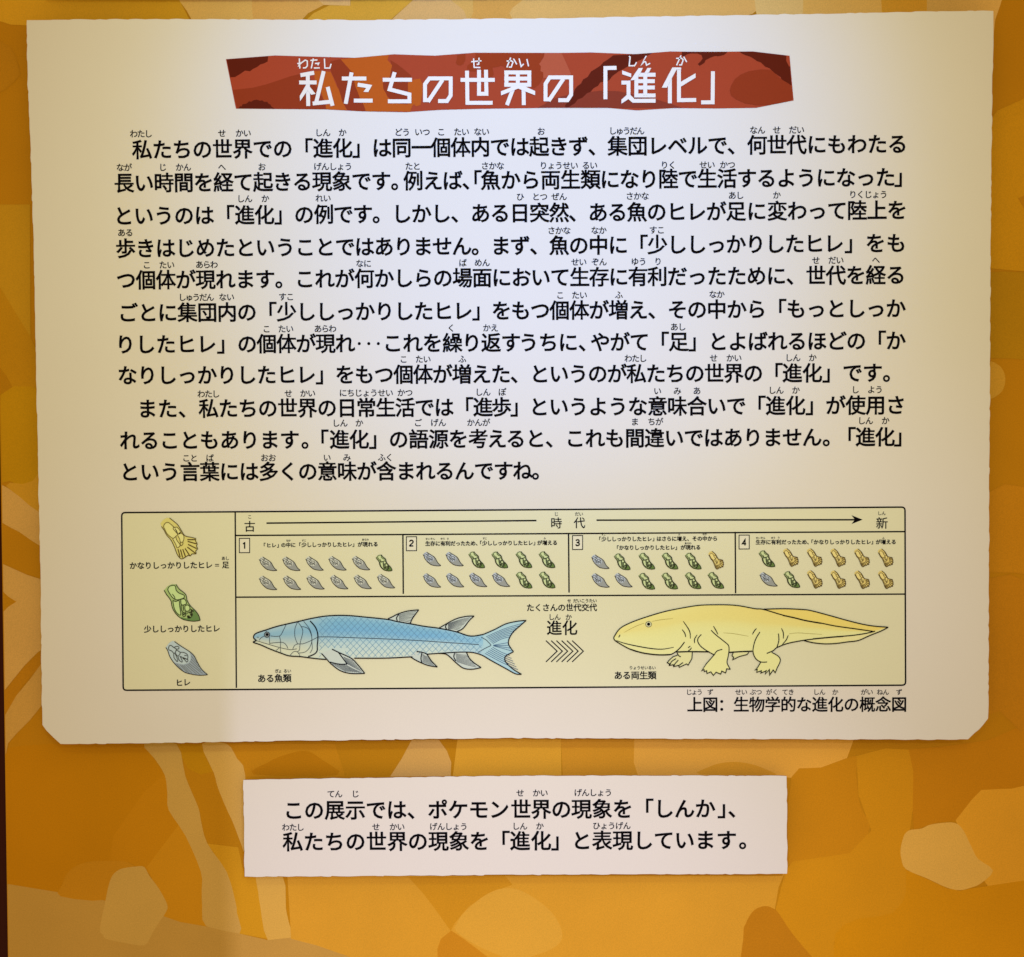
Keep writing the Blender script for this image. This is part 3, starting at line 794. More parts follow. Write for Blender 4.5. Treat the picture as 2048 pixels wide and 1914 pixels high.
words_part('stage_text', zt(1130, 1060, SM, [('「', 393, 393, 106, 106, 58, SB), ('少ししっかりしたヒレ', 455, 987, 105, 103, 60, SB), ('」', 1050, 1050, 102, 102, 58, SB), ('はさらに増え', 1098, 1396, 102, 101, 60, SB), ('、', 1455, 1455, 101, 101, 58, SB), ('その中から', 1515, 1755, 100, 99, 60, SB),
    ('「', 600, 600, 208, 208, 58, SB), ('かなりしっかりしたヒレ', 660, 1258, 206, 204, 60, SB), ('」', 1316, 1316, 204, 204, 58, SB), ('が現れる', 1380, 1558, 203, 202, 60, SB),
    ('すこ', 438, 464, 53, 53, 28, .02), ('ふ', 1335, 1335, 50, 50, 28, .02), ('なか', 1620, 1646, 48, 48, 28, .02), ('あらわ', 1411, 1465, 155, 155, 28, .02)]))
words_part('stage_text', zt(1465, 1060, SM, [('生存に有利だったため', 299, 840, 141, 140, 60, SB), ('、', 898, 898, 141, 141, 58, SB), ('「', 915, 915, 140, 140, 58, SB), ('かなりしっかりしたヒレ', 977, 1590, 140, 139, 60, SB), ('」', 1650, 1650, 139, 139, 58, SB), ('が増える', 1703, 1884, 139, 138, 60, SB),
    ('せいぞん', 285, 370, 92, 92, 28, .02), ('ゆう', 462, 488, 91, 91, 28, .02), ('り', 540, 540, 90, 90, 28, .02), ('ふ', 1762, 1762, 92, 92, 28, .02)]))
LG = 4.8896
words_part('legend_text', zt(240, 1010, LG, [('かなりしっかりしたヒレ', 130, 870, 592, 586, 75, .022), ('足', 1033, 1033, 585, 585, 72, .022), ('あし', 1012, 1050, 521, 521, 40, .016)]))
words_part('legend_text', zt(240, 1010, LG, [('少ししっかりしたヒレ', 272, 943, 1213, 1206, 76, .022)]))
words_part('legend_text', zt(240, 1010, LG, [('ヒレ', 580, 655, 1737, 1733, 76, .022)]))
mb = MB()
for yy in (580, 597):
    mb.stroke(PP(zoom(240, 1010, LG)([(930, yy), (970, yy)])), 1.3 * PX, 0.0005)
link('equals_sign', mb, BLACK, dia, (0, 0, 0))
words_part('arrow_text', zt(1040, 1180, 12.425, [('たくさんの世代交代', 257, 1815, 436, 430, 200, .022), ('せ', 1222, 1222, 266, 266, 100, .02), ('だいこうたい', 1370, 1860, 266, 264, 104, .02)])
           + zt(1080, 1190, 12.386, [('進化', 352, 738, 808, 808, 392, .014), ('しん', 285, 435, 545, 545, 165, .014), ('か', 708, 708, 545, 545, 165, .014)]))
words_part('name_label', zt(490, 1200, 6.627, [('ある魚類', 222, 560, 1038, 1034, 116, .022), ('ぎょ', 422, 465, 940, 940, 54, .016), ('るい', 536, 588, 939, 939, 54, .016)]))
words_part('name_label', zt(1210, 1190, 6.627, [('ある両生類', 175, 624, 1063, 1063, 116, .022), ('りょうせいるい', 345, 647, 963, 963, 52, .016)]))
zc = zoom(1080, 1190, 12.386)
for k in range(6):
    mb = MB()
    mb.stroke(PP(zc([(146 + 130 * k, 1128), (424 + 130 * k, 1390), (146 + 130 * k, 1656)])), 2.1 * PX, 0.0005)
    link('chevron', mb, BLACK, dia, (0, 0, 0))

# numbered boxes
DIG = {
 '1': [[(-14, -18), (2, -34), (4, -34), (4, 36)]],
 '2': [[(-20, -18), (-16, -28), (-5, -34), (8, -33), (18, -25), (19, -14), (12, -2), (-20, 31), (22, 31)]],
 '3': [[(-19, -22), (-12, -31), (0, -34), (12, -31), (17, -22), (14, -8), (-2, -2), (15, 4), (20, 16), (14, 29), (0, 34), (-14, 30), (-20, 18)]],
 '4': [[(10, 36), (10, -30), (-20, 16), (24, 16)]],
}
for d, ox, r, c in (('1', 470, (52, 98, 172, 265), (110, 182)), ('2', 800, (75, 79, 194, 242), (134, 154)), ('3', 1130, (88, 65, 206, 228), (147, 148)), ('4', 1465, (76, 60, 195, 222), (135, 144))):
    z = zoom(ox, 1060, SM)
    q = z([(r[0], r[1]), (r[2], r[1] - 0.8), (r[2], r[3] - 0.8), (r[0], r[3])])
    mb = MB()
    mb.poly(PP(q), 0.0003)
    nb = link('number_box', mb, ink('pale_box', (232, 233, 216), 0.5, 0.01), main, BO)
    mb = MB()
    mb.stroke(PP(q), 1.6 * PX, 0.0005, closed=True)
    link('box_line', mb, BLACK, nb, (0, 0, 0))
    mb = MB()
    for s in DIG[d]:
        mb.stroke(PP(z([(c[0] + x, c[1] + y) for x, y in (smooth(s, 4) if d in '23' else s)])), 15 / SM * PX, 0.00052)
    link('numeral', mb, BLACK, nb, (0, 0, 0))

# ------------------------------------------------------------------ drawings
def drawing(name, fill_rgb, z, outline_fill, parts, parent, base=0.0004, label=None, wmul=1.0, place=None, matname=None):
    """a flat ink drawing: its own mesh is the filled shape; parts = (name, rgb, kind, width, list of point lists)"""
    def tr(pts):
        return PP(z(pts)) if place is None else place(pts)
    mb = MB()
    mb.poly(tr(outline_fill), base)
    wx, wy = (1100, 1130) if place is not None else z([(900, 700)])[0]
    fill_rgb = true_ink(fill_rgb, wx, wy)
    root = link(name, mb, ink(matname or name + '_fill', fill_rgb, 0.5, 0.03), parent, (0, 0, EYE), place is not None)
    if label:
        root['label'] = label
    h = base
    todo = []
    for pn, rgb, kind, w, sets in parts:
        h += 0.00012
        if pn == 'bone' and place is None:
            todo += [(h, pn, rgb, kind, w, [q]) for q in sets]
        else:
            todo.append((h, pn, rgb, kind, w, sets))
    for h, pn, rgb, kind, w, sets in todo:
        mb = MB()
        for s in sets:
            if kind == 'f':
                mb.poly(tr(s), h)
            elif kind == 'F':
                mb.poly(tr(smooth(s, 4, True)), h)
            elif kind == 'd':
                (cx, cy), r = s
                mb.poly(tr([(cx + r * math.cos(t * math.pi / 8), cy + r * math.sin(t * math.pi / 8)) for t in range(16)]), h)
            else:
                mb.stroke(tr(smooth(s, 4) if kind == 's' else s), w * wmul * PX, h + 0.000003 * len(mb.f) / 40)
        link(pn, mb, ink(('%s_%s' % (matname or name, pn)) if rgb else 'black_ink', true_ink(rgb, wx, wy) if rgb else (0, 0, 0), 0.5, 0.02), root, (0, 0, EYE), place is not None)
    return root

FOOT = dict(name='foot_bone_drawing', fill=(205, 187, 98), ol=[(560, 225), (700, 335), (800, 430), (900, 590), (960, 690), (1030, 745), (1180, 775), (1310, 810), (1325, 870), (1345, 960), (1330, 1020), (1358, 1100), (1310, 1160), (1312, 1240), (1210, 1250), (1150, 1300), (1080, 1290), (1020, 1322), (890, 1385), (780, 1260), (700, 1050), (600, 850), (480, 710), (400, 560), (330, 465), (300, 380), (380, 280), (480, 222)],
  parts=[('bone', (214, 200, 118), 'F', 0, [[(400, 430), (450, 365), (530, 355), (700, 490), (800, 690), (650, 800), (500, 680), (430, 550)], [(700, 490), (780, 490), (890, 630), (800, 690)], [(850, 640), (940, 690), (965, 780), (930, 900), (870, 905), (820, 770)], [(745, 780), (780, 880), (850, 990), (780, 1070), (730, 960), (665, 830)]]),
         ('ray', (84, 62, 16), 'l', 2.2, [[(1065, 840), (1290, 840)], [(1075, 890), (1325, 960)], [(1085, 975), (1330, 1095)], [(1065, 1050), (1300, 1230)], [(1000, 1090), (1130, 1290)], [(935, 1110), (1010, 1320)], [(870, 1120), (930, 1350)], [(800, 1110), (860, 1335)]]),
         ('outline', (76, 56, 14), 's', 1.5, [[(560, 225), (700, 335), (800, 430), (900, 590), (960, 690), (1030, 745), (1180, 775), (1310, 810)], [(1310, 810), (1295, 870), (1345, 960), (1325, 1020), (1358, 1100), (1305, 1160), (1312, 1240), (1200, 1245), (1150, 1300), (1090, 1285), (1020, 1330), (890, 1385), (780, 1260), (700, 1050), (600, 850), (480, 710), (400, 560), (330, 465)]]),
         ('bone_line', (84, 62, 16), 's', 1.2, [[(400, 430), (450, 365), (530, 355), (610, 415), (700, 490), (780, 490), (890, 630), (850, 640), (800, 690), (730, 755), (650, 800), (500, 680), (440, 570), (395, 480), (400, 430)], [(700, 490), (660, 515), (710, 590), (800, 690)], [(850, 640), (940, 690), (972, 780), (940, 900), (870, 905), (850, 830), (800, 730)], [(940, 900), (940, 960), (900, 1010), (868, 985), (870, 905)], [(740, 760), (770, 860), (862, 995), (780, 1070), (730, 960), (650, 820)]])])
LOBE = dict(name='lobe_fin_drawing', fill=(158, 172, 98), ol=[(745, 265), (830, 390), (980, 510), (1035, 590), (1060, 720), (1150, 870), (1300, 1020), (1390, 1150), (1430, 1285), (1250, 1310), (1080, 1290), (930, 1250), (780, 1140), (670, 990), (620, 850), (610, 760), (560, 660), (480, 560), (405, 430), (500, 320), (620, 262)],
  parts=[('fin_tip', (96, 122, 62), 'f', 0, [[(1230, 960), (1300, 1020), (1390, 1150), (1430, 1285), (1250, 1310), (1080, 1290), (930, 1250), (880, 1190), (1050, 1230), (1180, 1200), (1230, 1090)]]),
         ('bone', (184, 198, 122), 'F', 0, [[(510, 400), (560, 320), (680, 290), (730, 330), (750, 430), (830, 510), (970, 570), (970, 640), (880, 680), (760, 700), (650, 640), (540, 480)], [(655, 720), (740, 750), (830, 720), (860, 950), (880, 1110), (840, 1130), (750, 1050), (690, 920)], [(880, 690), (990, 680), (1040, 790), (1010, 830), (900, 840)], [(1000, 870), (1090, 850), (1140, 930), (1110, 1010), (1030, 1020), (1000, 960)]]),
         ('outline', (38, 40, 14), 's', 1.6, [[(745, 265), (830, 390), (980, 510), (1035, 590), (1060, 720), (1150, 870), (1300, 1020), (1390, 1150), (1430, 1285)], [(1430, 1285), (1250, 1310), (1080, 1290), (930, 1250), (780, 1140), (670, 990), (620, 850), (610, 760), (560, 660), (480, 560), (405, 430)]]),
         ('bone_line', (38, 42, 16), 's', 1.5, [[(510, 400), (560, 320), (680, 290), (730, 330), (750, 430), (830, 510), (970, 570), (970, 640), (880, 680), (760, 700), (650, 640), (540, 480), (510, 400)], [(640, 540), (690, 600), (725, 690)], [(655, 720), (740, 750), (830, 720), (845, 850), (860, 950), (880, 1110), (840, 1130), (750, 1050), (690, 920), (655, 720)], [(880, 690), (990, 680), (1040, 790), (1010, 830), (900, 840), (880, 690)],
             [(1000, 870), (1090, 850), (1140, 930), (1110, 1010), (1030, 1020), (1000, 960), (1000, 870)], [(890, 850), (900, 980), (945, 1070)], [(945, 850), (955, 930), (965, 1010)], [(1140, 960), (1220, 1000), (1230, 1040), (1170, 1050)], [(1010, 1030), (1030, 1090), (1010, 1160)], [(930, 1080), (940, 1160), (1000, 1170), (1020, 1110), (970, 1060), (930, 1080)], [(1100, 1050), (1060, 1090)], [(1160, 1050), (1210, 1090), (1200, 1150), (1150, 1210), (1080, 1210), (1070, 1160)]]),
         ('dark_bone', (34, 36, 16), 'd', 0, [((1095, 1180), 38), ((1180, 1120), 36), ((1185, 1015), 26), ((970, 1110), 24), ((1140, 1060), 26), ((1130, 1200), 28)])])
FIN = dict(name='ray_fin_drawing', fill=(174, 182, 168), ol=[(700, 180), (850, 290), (1100, 450), (1250, 580), (1350, 770), (1470, 970), (1640, 1125), (1400, 1140), (1100, 1090), (950, 1030), (780, 890), (650, 740), (560, 590), (510, 440), (455, 350), (540, 230), (640, 165)],
  parts=[('fin_web', (140, 146, 142), 'f', 0, [[(1130, 480), (1250, 580), (1350, 770), (1470, 970), (1640, 1125), (1400, 1140), (1100, 1090), (950, 1030), (780, 890), (690, 780), (820, 810), (960, 840), (1100, 790), (1160, 700), (1160, 580)]]),
         ('ray', (104, 106, 90), 'l', 1.0, [[(760, 820), (930, 1000)], [(870, 850), (1060, 1060)], [(920, 855), (1120, 1080)], [(970, 860), (1200, 1090)], [(1020, 840), (1330, 1110)], [(1070, 820), (1420, 1120)], [(1110, 800), (1500, 1090)], [(1150, 740), (1450, 1010)], [(1170, 680), (1400, 900)], [(1180, 600), (1340, 790)]]),
         ('outline', (36, 30, 18), 's', 1.5, [[(700, 180), (850, 290), (1100, 450), (1250, 580), (1350, 770), (1470, 970), (1640, 1125)], [(1640, 1125), (1400, 1140), (1100, 1090), (950, 1030), (780, 890), (650, 740), (560, 590), (510, 440), (455, 350)]]),
         ('bone_line', (44, 42, 26), 's', 1.3, [[(530, 380), (550, 310), (600, 290), (680, 350), (750, 400), (720, 500), (680, 510), (620, 450), (550, 420), (530, 380)], [(690, 345), (760, 320), (820, 330), (820, 390), (750, 395)], [(750, 420), (860, 490), (830, 570), (780, 590), (720, 500)], [(680, 510), (690, 640), (770, 745), (795, 710), (750, 590), (720, 520)], [(800, 590), (830, 700), (905, 765), (920, 720), (850, 590)],
             [(860, 490), (960, 490), (1060, 545), (1080, 620), (1060, 680), (940, 630)], [(880, 600), (990, 700), (1050, 765), (1080, 700), (940, 650)], [(980, 580), (1055, 582)]])])

big = []
for spec, oy in ((FOOT, 1020), (LOBE, 1150), (FIN, 1270)):
    drawing(spec['name'], spec['fill'], zoom(300, oy, 14.2), spec['ol'], spec['parts'], main, 0.0005)

# small fins: one of each kind, then copies of the thing and its pieces
SMALL_FILL = {'ray_fin_drawing': (206, 208, 202), 'lobe_fin_drawing': (160, 176, 120), 'foot_bone_drawing': (222, 200, 122)}
def small_proto(spec, sx, sy, wm):
    xs = [p[0] for p in spec['ol']]; ys = [p[1] for p in spec['ol']]
    x0, y0 = min(xs), min(ys)
    k = PX / 14.2
    def place(pts):
        return [((x - x0) * sx * k, -(y - y0) * sy * k) for x, y in pts]
    parts = []
    for (pn, rgb, kind, w, sets) in spec['parts']:
        if pn == 'ray' and spec is FIN:
            continue
        if pn == 'bone' and spec is LOBE:
            rgb = (200, 212, 160)
        if pn == 'bone' and spec is FOOT:
            rgb = (236, 214, 140)
        if pn == 'outline':
            w *= 1.5
        if pn == 'bone_line':
            w *= 1.0
            if spec is FIN:
                rgb = (34, 34, 30)
                w *= 0.85
        if pn == 'fin_web':
            rgb = (150, 153, 154)
        if pn == 'dark_bone':
            sets = [((c[0], c[1]), r * 1.2) for c, r in sets]
        parts.append((pn, rgb, kind, w, sets))
    o = drawing('small_' + spec['name'], SMALL_FILL[spec['name']], None, spec['ol'], parts, main, 0.0004, None, wm, place, 'small_' + spec['name'])
    return o
protos = {'g': small_proto(FIN, 0.426, 0.411, 0.62), 'l': small_proto(LOBE, 0.444, 0.447, 0.62), 'f': small_proto(FOOT, 0.412, 0.44, 0.62)}
icons = []
for ox, rows in ((470, [('ggggg', [283, 555, 827, 1095, 1370], [312, 311, 308, 306, 303]), ('l', [1650], [288]), ('gggggg', [283, 563, 838, 1115, 1390, 1663], [535, 533, 528, 526, 523, 515])]),
                 (800, [('gg', [270, 535], [256, 256]), ('llll', [803, 1073, 1355, 1625], [252, 252, 250, 250]), ('gggg', [270, 540, 810, 1078], [507, 503, 500, 498]), ('ll', [1357, 1627], [489, 487])]),
                 (1130, [('g', [310], [288]), ('llll', [575, 863, 1133, 1405], [274, 267, 266, 266]), ('f', [1675], [248]), ('gg', [312, 580], [506, 503]), ('llll', [862, 1130, 1403, 1670], [502, 499, 495, 492])]),
                 (1465, [('l', [308], [239]), ('fffff', [590, 868, 1143, 1421, 1698], [216, 216, 218, 220, 220]), ('g', [318], [493]), ('l', [600], [482]), ('ffff', [870, 1145, 1423, 1700], [472, 474, 476, 476])])):
    for kinds, xs, ys in rows:
        for k, x, y in zip(kinds, xs, ys):
            icons.append((k, ox + x / SM, 1060 + y / SM))
used = set()
GREYBLUE = ink('small_fin_bluish', true_ink((186, 194, 208), 1100, 1130), 0.5, 0.03)
for n, (k, x, y) in enumerate(icons):
    src = protos[k]
    if k in used:
        o = src.copy()
        COL.objects.link(o)
        o.parent = main
        for ch in src.children:
            c = ch.copy()
            COL.objects.link(c)
            c.parent = o
    else:
        o = src
        used.add(k)
    u, v = P(x, y)
    o.location = (u - BO[0], 0, v + EYE - BO[2])
    if k == 'g' and x > 800:
        if 'bluish' not in used:
            used.add('bluish')
            blue_mesh = o.data.copy()
            blue_mesh.materials[0] = GREYBLUE
        o.data = blue_mesh

# ---------------- the fish
fz = zoom(490, 1200, 6.627)
top_f = [(115, 480), (150, 440), (280, 395), (420, 350), (550, 318), (700, 285), (870, 245), (1040, 215), (1200, 203), (1380, 205), (1600, 225), (1890, 255), (2016, 283), (2186, 312), (2386, 348), (2556, 370), (2786, 415), (2946, 468), (3036, 475), (3156, 455)]
bot_f = [(115, 555), (210, 590), (330, 645), (475, 700), (590, 738), (735, 748), (950, 775), (1080, 785), (1450, 768), (1855, 768), (2185, 752), (2290, 748), (2420, 718), (2556, 705), (2806, 690), (2956, 688), (3056, 700), (3156, 735)]
def yat(c, x):
    for a, b in zip(c, c[1:]):
        if a[0] <= x <= b[0]:
            return a[1] + (b[1] - a[1]) * (x - a[0]) / (b[0] - a[0])
    return c[0][1] if x < c[0][0] else c[-1][1]
def mixc(stops, t):
    for (t0, c0), (t1, c1) in zip(stops, stops[1:]):
        if t <= t1:
            k = max(0, (t - t0) / (t1 - t0))
            return tuple(a + (b - a) * k for a, b in zip(c0, c1))
    return stops[-1][1]
ST, SBm = smooth(top_f, 4), smooth(bot_f, 4)
def body_grid(x0, x1, step, topc, botc, colf, z, h, rows=12):
    mb = MB()
    xs = []
    x = x0
    while x < x1:
        xs.append(x)
        x += step
    xs.append(x1)
    for x in xs:
        a, b = yat(topc, x), yat(botc, x)
        for r in range(rows + 1):
            t = r / rows
            u, v = PP(z([(x, a + (b - a) * t)]))[0]
            mb.v.append((u, v, h))
            mb.c.append(colf(x, t))
    m = rows + 1
    for i in range(len(xs) - 1):
        for r in range(rows):
            a = i * m + r
            mb.f.append((a + 1, a + m + 1, a + m, a))
    return mb
fish_stops = [(0, (160, 195, 208)), (0.12, (124, 177, 204)), (0.36, (118, 173, 208)), (0.5, (150, 188, 204)), (0.62, (184, 205, 204)), (1, (205, 213, 196))]
head_stops = [(0, (170, 195, 200)), (0.3, (134, 176, 196)), (0.55, (176, 192, 188)), (0.8, (208, 208, 178)), (1, (212, 212, 180))]
def fishcol(x, t):
    a, b = mixc(head_stops, t), mixc(fish_stops, t)
    k = min(1, max(0, (x - 700) / 500))
    c = tuple(p + (q - p) * k for p, q in zip(a, b))
    k = min(1, max(0, (x - 2500) / 600))
    return tuple(p + (q - p) * k * 0.6 for p, q in zip(c, (158, 196, 220)))
mb = body_grid(118, 3156, 34, ST, SBm, fishcol, fz, 0.0007)
fish = link('fish_drawing', mb, ink('fish_ink', (1, 1, 1), 0.5, 0.03, 0.25, True), main, BO, x_ref=760)
fish['label'] = 'blue lobe finned fish drawn in profile facing left'
def sub(root, name, rgb, kind, w, sets, z, h, matname=None, wz=1.0):
    mb = MB()
    for n_, s in enumerate(sets):
        if kind == 'f':
            mb.poly(PP(z(s)), h)
        elif kind == 'F':
            mb.poly(PP(z(smooth(s, 5, True))), h)
        elif kind == 'd':
            (cx, cy), r = s
            mb.poly(PP(z([(cx + r * math.cos(t * math.pi / 9), cy + r * math.sin(t * math.pi / 9)) for t in range(18)])), h)
        elif kind == 'l':
            mb.stroke(PP(z(s)), w * PX, h + 0.0000015 * n_)
        else:
            mb.stroke(PP(z(smooth(s, 5))), w * PX, h + 0.0000015 * n_, taper=(kind == 't'))
    return link(name, mb, ink(matname or (root.name + '_' + name), true_ink(rgb, *z([(1800, 500)])[0]), 0.5, 0.02) if rgb else BLACK, root, (0, 0, 0))

O = 1855.6
def sh(pts):
    return [(x + O, y) for x, y in pts]
tail = sh([(1300, 455), (1450, 390), (1600, 315), (1750, 280), (1872, 268), (1800, 330), (1700, 420), (1650, 500), (1636, 550), (1640, 590), (1670, 640), (1703, 683), (1640, 715), (1600, 740), (1588, 770), (1600, 820), (1680, 900), (1745, 945), (1810, 982), (1730, 975), (1600, 905), (1400, 795), (1300, 735)])
sub(fish, 'tail_fin', (170, 202, 222), 'f', 0, [tail], fz, 0.0007, 'fin_blue')
d1 = sh([(40, 248), (110, 215), (180, 180), (300, 145), (448, 128), (390, 205), (360, 250), (335, 308), (160, 285)])
d2 = sh([(715, 372), (830, 305), (950, 245), (1080, 215), (1182, 210), (1120, 265), (1060, 345), (1020, 385), (955, 416), (820, 395)])
pv = sh([(300, 748), (345, 755), (430, 805), (560, 860), (695, 885), (620, 810), (585, 760), (550, 712), (490, 690), (400, 690)])
an = sh([(740, 700), (800, 712), (860, 750), (950, 835), (1040, 900), (1150, 915), (1275, 893), (1180, 830), (1120, 770), (1080, 692)])
pc = [(1015, 705), (1080, 775), (1140, 840), (1260, 930), (1400, 970), (1590, 970), (1500, 860), (1410, 770), (1240, 690), (1155, 648)]
GF = (196, 203, 192)
for nm, pg in (('dorsal_fin', d1), ('dorsal_fin', d2), ('pelvic_fin', pv), ('anal_fin', an), ('pectoral_fin', pc)):
    sub(fish, nm, GF, 'f', 0, [pg], fz, 0.00085, 'fin_grey')
# scale lattice clipped to the body
lat = []
def inside(x, y):
    return 980 < x < 3140 and yat(ST, x) + 14 < y < yat(SBm, x) - 12 and not (1015 < x < 1330 and y > 640)
for sgn, off in ((1, range(-900, 3300, 88)), (-1, range(900, 4400, 80))):
    for c0 in off:
        seg = []
        for y in range(200, 800, 12):
            x = c0 + sgn * (y - 0) * 0.95
            x += 0
            if inside(x, y) and abs(y - yat([(975, 485), (1855, 513), (2300, 535), (2700, 563), (3200, 590)], x)) > 4:
                seg.append((x, y))
            else:
                if len(seg) > 1:
                    lat.append([seg[0], seg[-1]])
                seg = []
        if len(seg) > 1:
            lat.append([seg[0], seg[-1]])
sub(fish, 'scale_lattice', (108, 150, 172), 'l', 0.75, lat, fz, 0.0009)
def comb(a0, a1, b0, b1, n, bend=0):
    out = []
    for k in range(n):
        t = (k + 0.5) / n
        a = (a0[0] + (a1[0] - a0[0]) * t, a0[1] + (a1[1] - a0[1]) * t)
        b = (b0[0] + (b1[0] - b0[0]) * t, b0[1] + (b1[1] - b0[1]) * t)
        m = ((a[0] + b[0]) / 2, (a[1] + b[1]) / 2 + bend)
        out.append([a, m, b])
    return out
rays = comb((3190, 478), (3290, 585), (3690, 292), (3500, 500), 7, -16) + comb((3290, 596), (3292, 606), (3480, 545), (3540, 690), 4, 0) \
    + comb((3292, 615), (3170, 712), (3500, 715), (3630, 940), 6, 10)
sub(fish, 'fin_ray', (60, 92, 122), 's', 1.0, rays, fz, 0.001)
r2 = comb(sh([(185, 190)])[0], sh([(185, 282)])[0], sh([(420, 140)])[0], sh([(325, 302)])[0], 8, -8) + comb(sh([(835, 310)])[0], sh([(835, 392)])[0], sh([(1140, 222)])[0], sh([(965, 405)])[0], 10, -10) \
    + comb(sh([(497, 708)])[0], sh([(497, 825)])[0], sh([(560, 745)])[0], sh([(660, 872)])[0], 8, 4) + comb(sh([(935, 702)])[0], sh([(950, 820)])[0], sh([(1085, 720)])[0], sh([(1220, 895)])[0], 9, 6) \
    + comb((1300, 745), (1365, 850), (1420, 790), (1560, 955), 7, 2) + comb((1355, 862), (1150, 840), (1560, 962), (1330, 945), 8, 4)
sub(fish, 'fin_ray', (60, 66, 70), 's', 0.9, r2, fz, 0.001, 'fin_ray_dark')
HL = [[(150, 535), (280, 575), (470, 630), (600, 655), (690, 645)], [(275, 400), (290, 425)], [(550, 318), (510, 400), (460, 475), (340, 475)], [(460, 475), (475, 560), (470, 640), (480, 700)], [(255, 478), (215, 500), (190, 532)], [(325, 490), (330, 580)],
      [(330, 572), (420, 562), (500, 560), (545, 590), (572, 640)], [(700, 285), (664, 380), (665, 490), (700, 580)], [(700, 285), (768, 400), (735, 560), (722, 660), (690, 685)], [(740, 350), (800, 358), (850, 390), (885, 480), (885, 560), (850, 640), (790, 690), (710, 700)],
      [(780, 280), (850, 370), (882, 450), (890, 570), (892, 650), (862, 700)], [(700, 580), (780, 575), (890, 530), (970, 487)], [(635, 650), (660, 600), (700, 580)], [(595, 736), (650, 682), (700, 690), (735, 746)], [(415, 665), (455, 635)], [(160, 492), (185, 490)]]
sub(fish, 'head_line', (30, 40, 46), 's', 1.0, HL, fz, 0.0011)
sub(fish, 'outline', None, 's', 2.3, [top_f, [(115, 480), (120, 505), (150, 535), (122, 548), (120, 562), (210, 592), (330, 645), (475, 700), (590, 738), (735, 748), (950, 775), (1080, 785)], [(1450, 768), (1855, 768), (2185, 752), (2200, 755)],
      [(865, 275), (930, 350), (963, 430), (968, 520), (960, 600), (958, 670), (920, 715), (840, 748)]], fz, 0.0012)
sub(fish, 'fin_outline', None, 's', 2.1, [tail[:5], tail[4:12], tail[11:19], tail[18:] + sh([(1200, 700), (1100, 688), (950, 690), (700, 705), (560, 715)]),
      d1[:5], d1[4:8], d2[:5], d2[4:9], pv[1:5], pv[4:9] + sh([(420, 680)]), sh([(700, 704)]) + an[1:7], an[6:],
      sh([(185, 185), (155, 235), (165, 275)]), sh([(830, 305), (803, 350), (820, 388)]), sh([(490, 700), (478, 770), (490, 830)]), sh([(925, 702), (913, 750), (940, 805)]),
      [(1015, 705), (1080, 775), (1140, 840), (1260, 930), (1400, 970), (1590, 970)], [(1590, 970), (1500, 860), (1410, 770), (1240, 690), (1155, 648)], [(1240, 690), (1300, 770), (1357, 846)], [(1357, 846), (1280, 850), (1200, 838), (1130, 820)]], fz, 0.00125)
sub(fish, 'side_line', (24, 34, 44), 's', 1.2, [[(970, 487), (1150, 487), (1500, 500), (1855, 513), (2300, 535), (2700, 563), (3100, 588)], [(3130, 490), (3200, 530), (3262, 595)], [(3262, 600), (3180, 640), (3090, 692)]], fz, 0.00115)
sub(fish, 'eye', (120, 128, 130), 'd', 0, [((295, 457), 34)], fz, 0.0013)
sub(fish, 'eye_ring', None, 'l', 1.1, [[(295 + 36 * math.cos(t * math.pi / 9), 457 + 36 * math.sin(t * math.pi / 9)) for t in range(19)]], fz, 0.00135)
sub(fish, 'pupil', None, 'd', 0, [((297, 455), 19)], fz, 0.00135)

# ---------------- the amphibian
az = zoom(1210, 1190, 6.627)
body_top = [(120, 550), (200, 440), (350, 360), (560, 285), (800, 215), (1050, 165), (1250, 135), (1450, 128), (1650, 130), (1800, 145), (1988, 180), (2100, 190), (2355, 265), (2655, 335), (2855, 370), (3055, 410), (3305, 445), (3546, 480)]
body_bot = [(120, 580), (200, 650), (330, 715), (500, 765), (700, 790), (860, 785), (940, 752), (1380, 750), (1645, 750), (1955, 742), (2100, 760), (2255, 700), (2415, 640), (2615, 600), (2755, 580), (3005, 555), (3255, 535), (3435, 510), (3546, 482)]
am_stops = [(0, (225, 211, 130)), (0.28, (223, 206, 122)), (0.42, (222, 212, 136)), (0.6, (222, 214, 142)), (1, (222, 216, 146))]
def amcol(x, t):
    c = mixc(am_stops, t)
    k = min(1, max(0, (x - 900) / 1200)) * max(0, 1 - t * 2.2)
    return tuple(p + (q - p) * k * 0.8 for p, q in zip(c, (224, 200, 110)))
mb = body_grid(122, 3546, 42, smooth(body_top, 4), smooth(body_bot, 4), amcol, az, 0.0009, 10)
am = link('amphibian_drawing', mb, ink('amphibian_ink', (1, 1, 1), 0.5, 0.03, 0.25, True), main, BO, x_ref=1480)
am['label'] = 'pale yellow four legged amphibian drawn in profile facing left'
finT = sh([(245, 186), (520, 180), (750, 190), (870, 205), (1100, 265), (1350, 335), (1530, 380), (1700, 410), (1895, 425), (1700, 478), (1450, 445), (1200, 410), (1000, 370), (800, 335), (500, 265)])
finB = sh([(780, 602), (900, 630), (1050, 645), (1200, 640), (1350, 620), (1500, 600), (1650, 535), (1800, 475), (1895, 425), (1700, 478), (1580, 510), (1400, 535), (1150, 555), (900, 585)])
sub(am, 'tail_fin', (226, 200, 104), 'f', 0, [finT], az, 0.00075, 'fin_orange')
sub(am, 'tail_fin', (224, 212, 146), 'f', 0, [finB], az, 0.00075, 'fin_yellow')
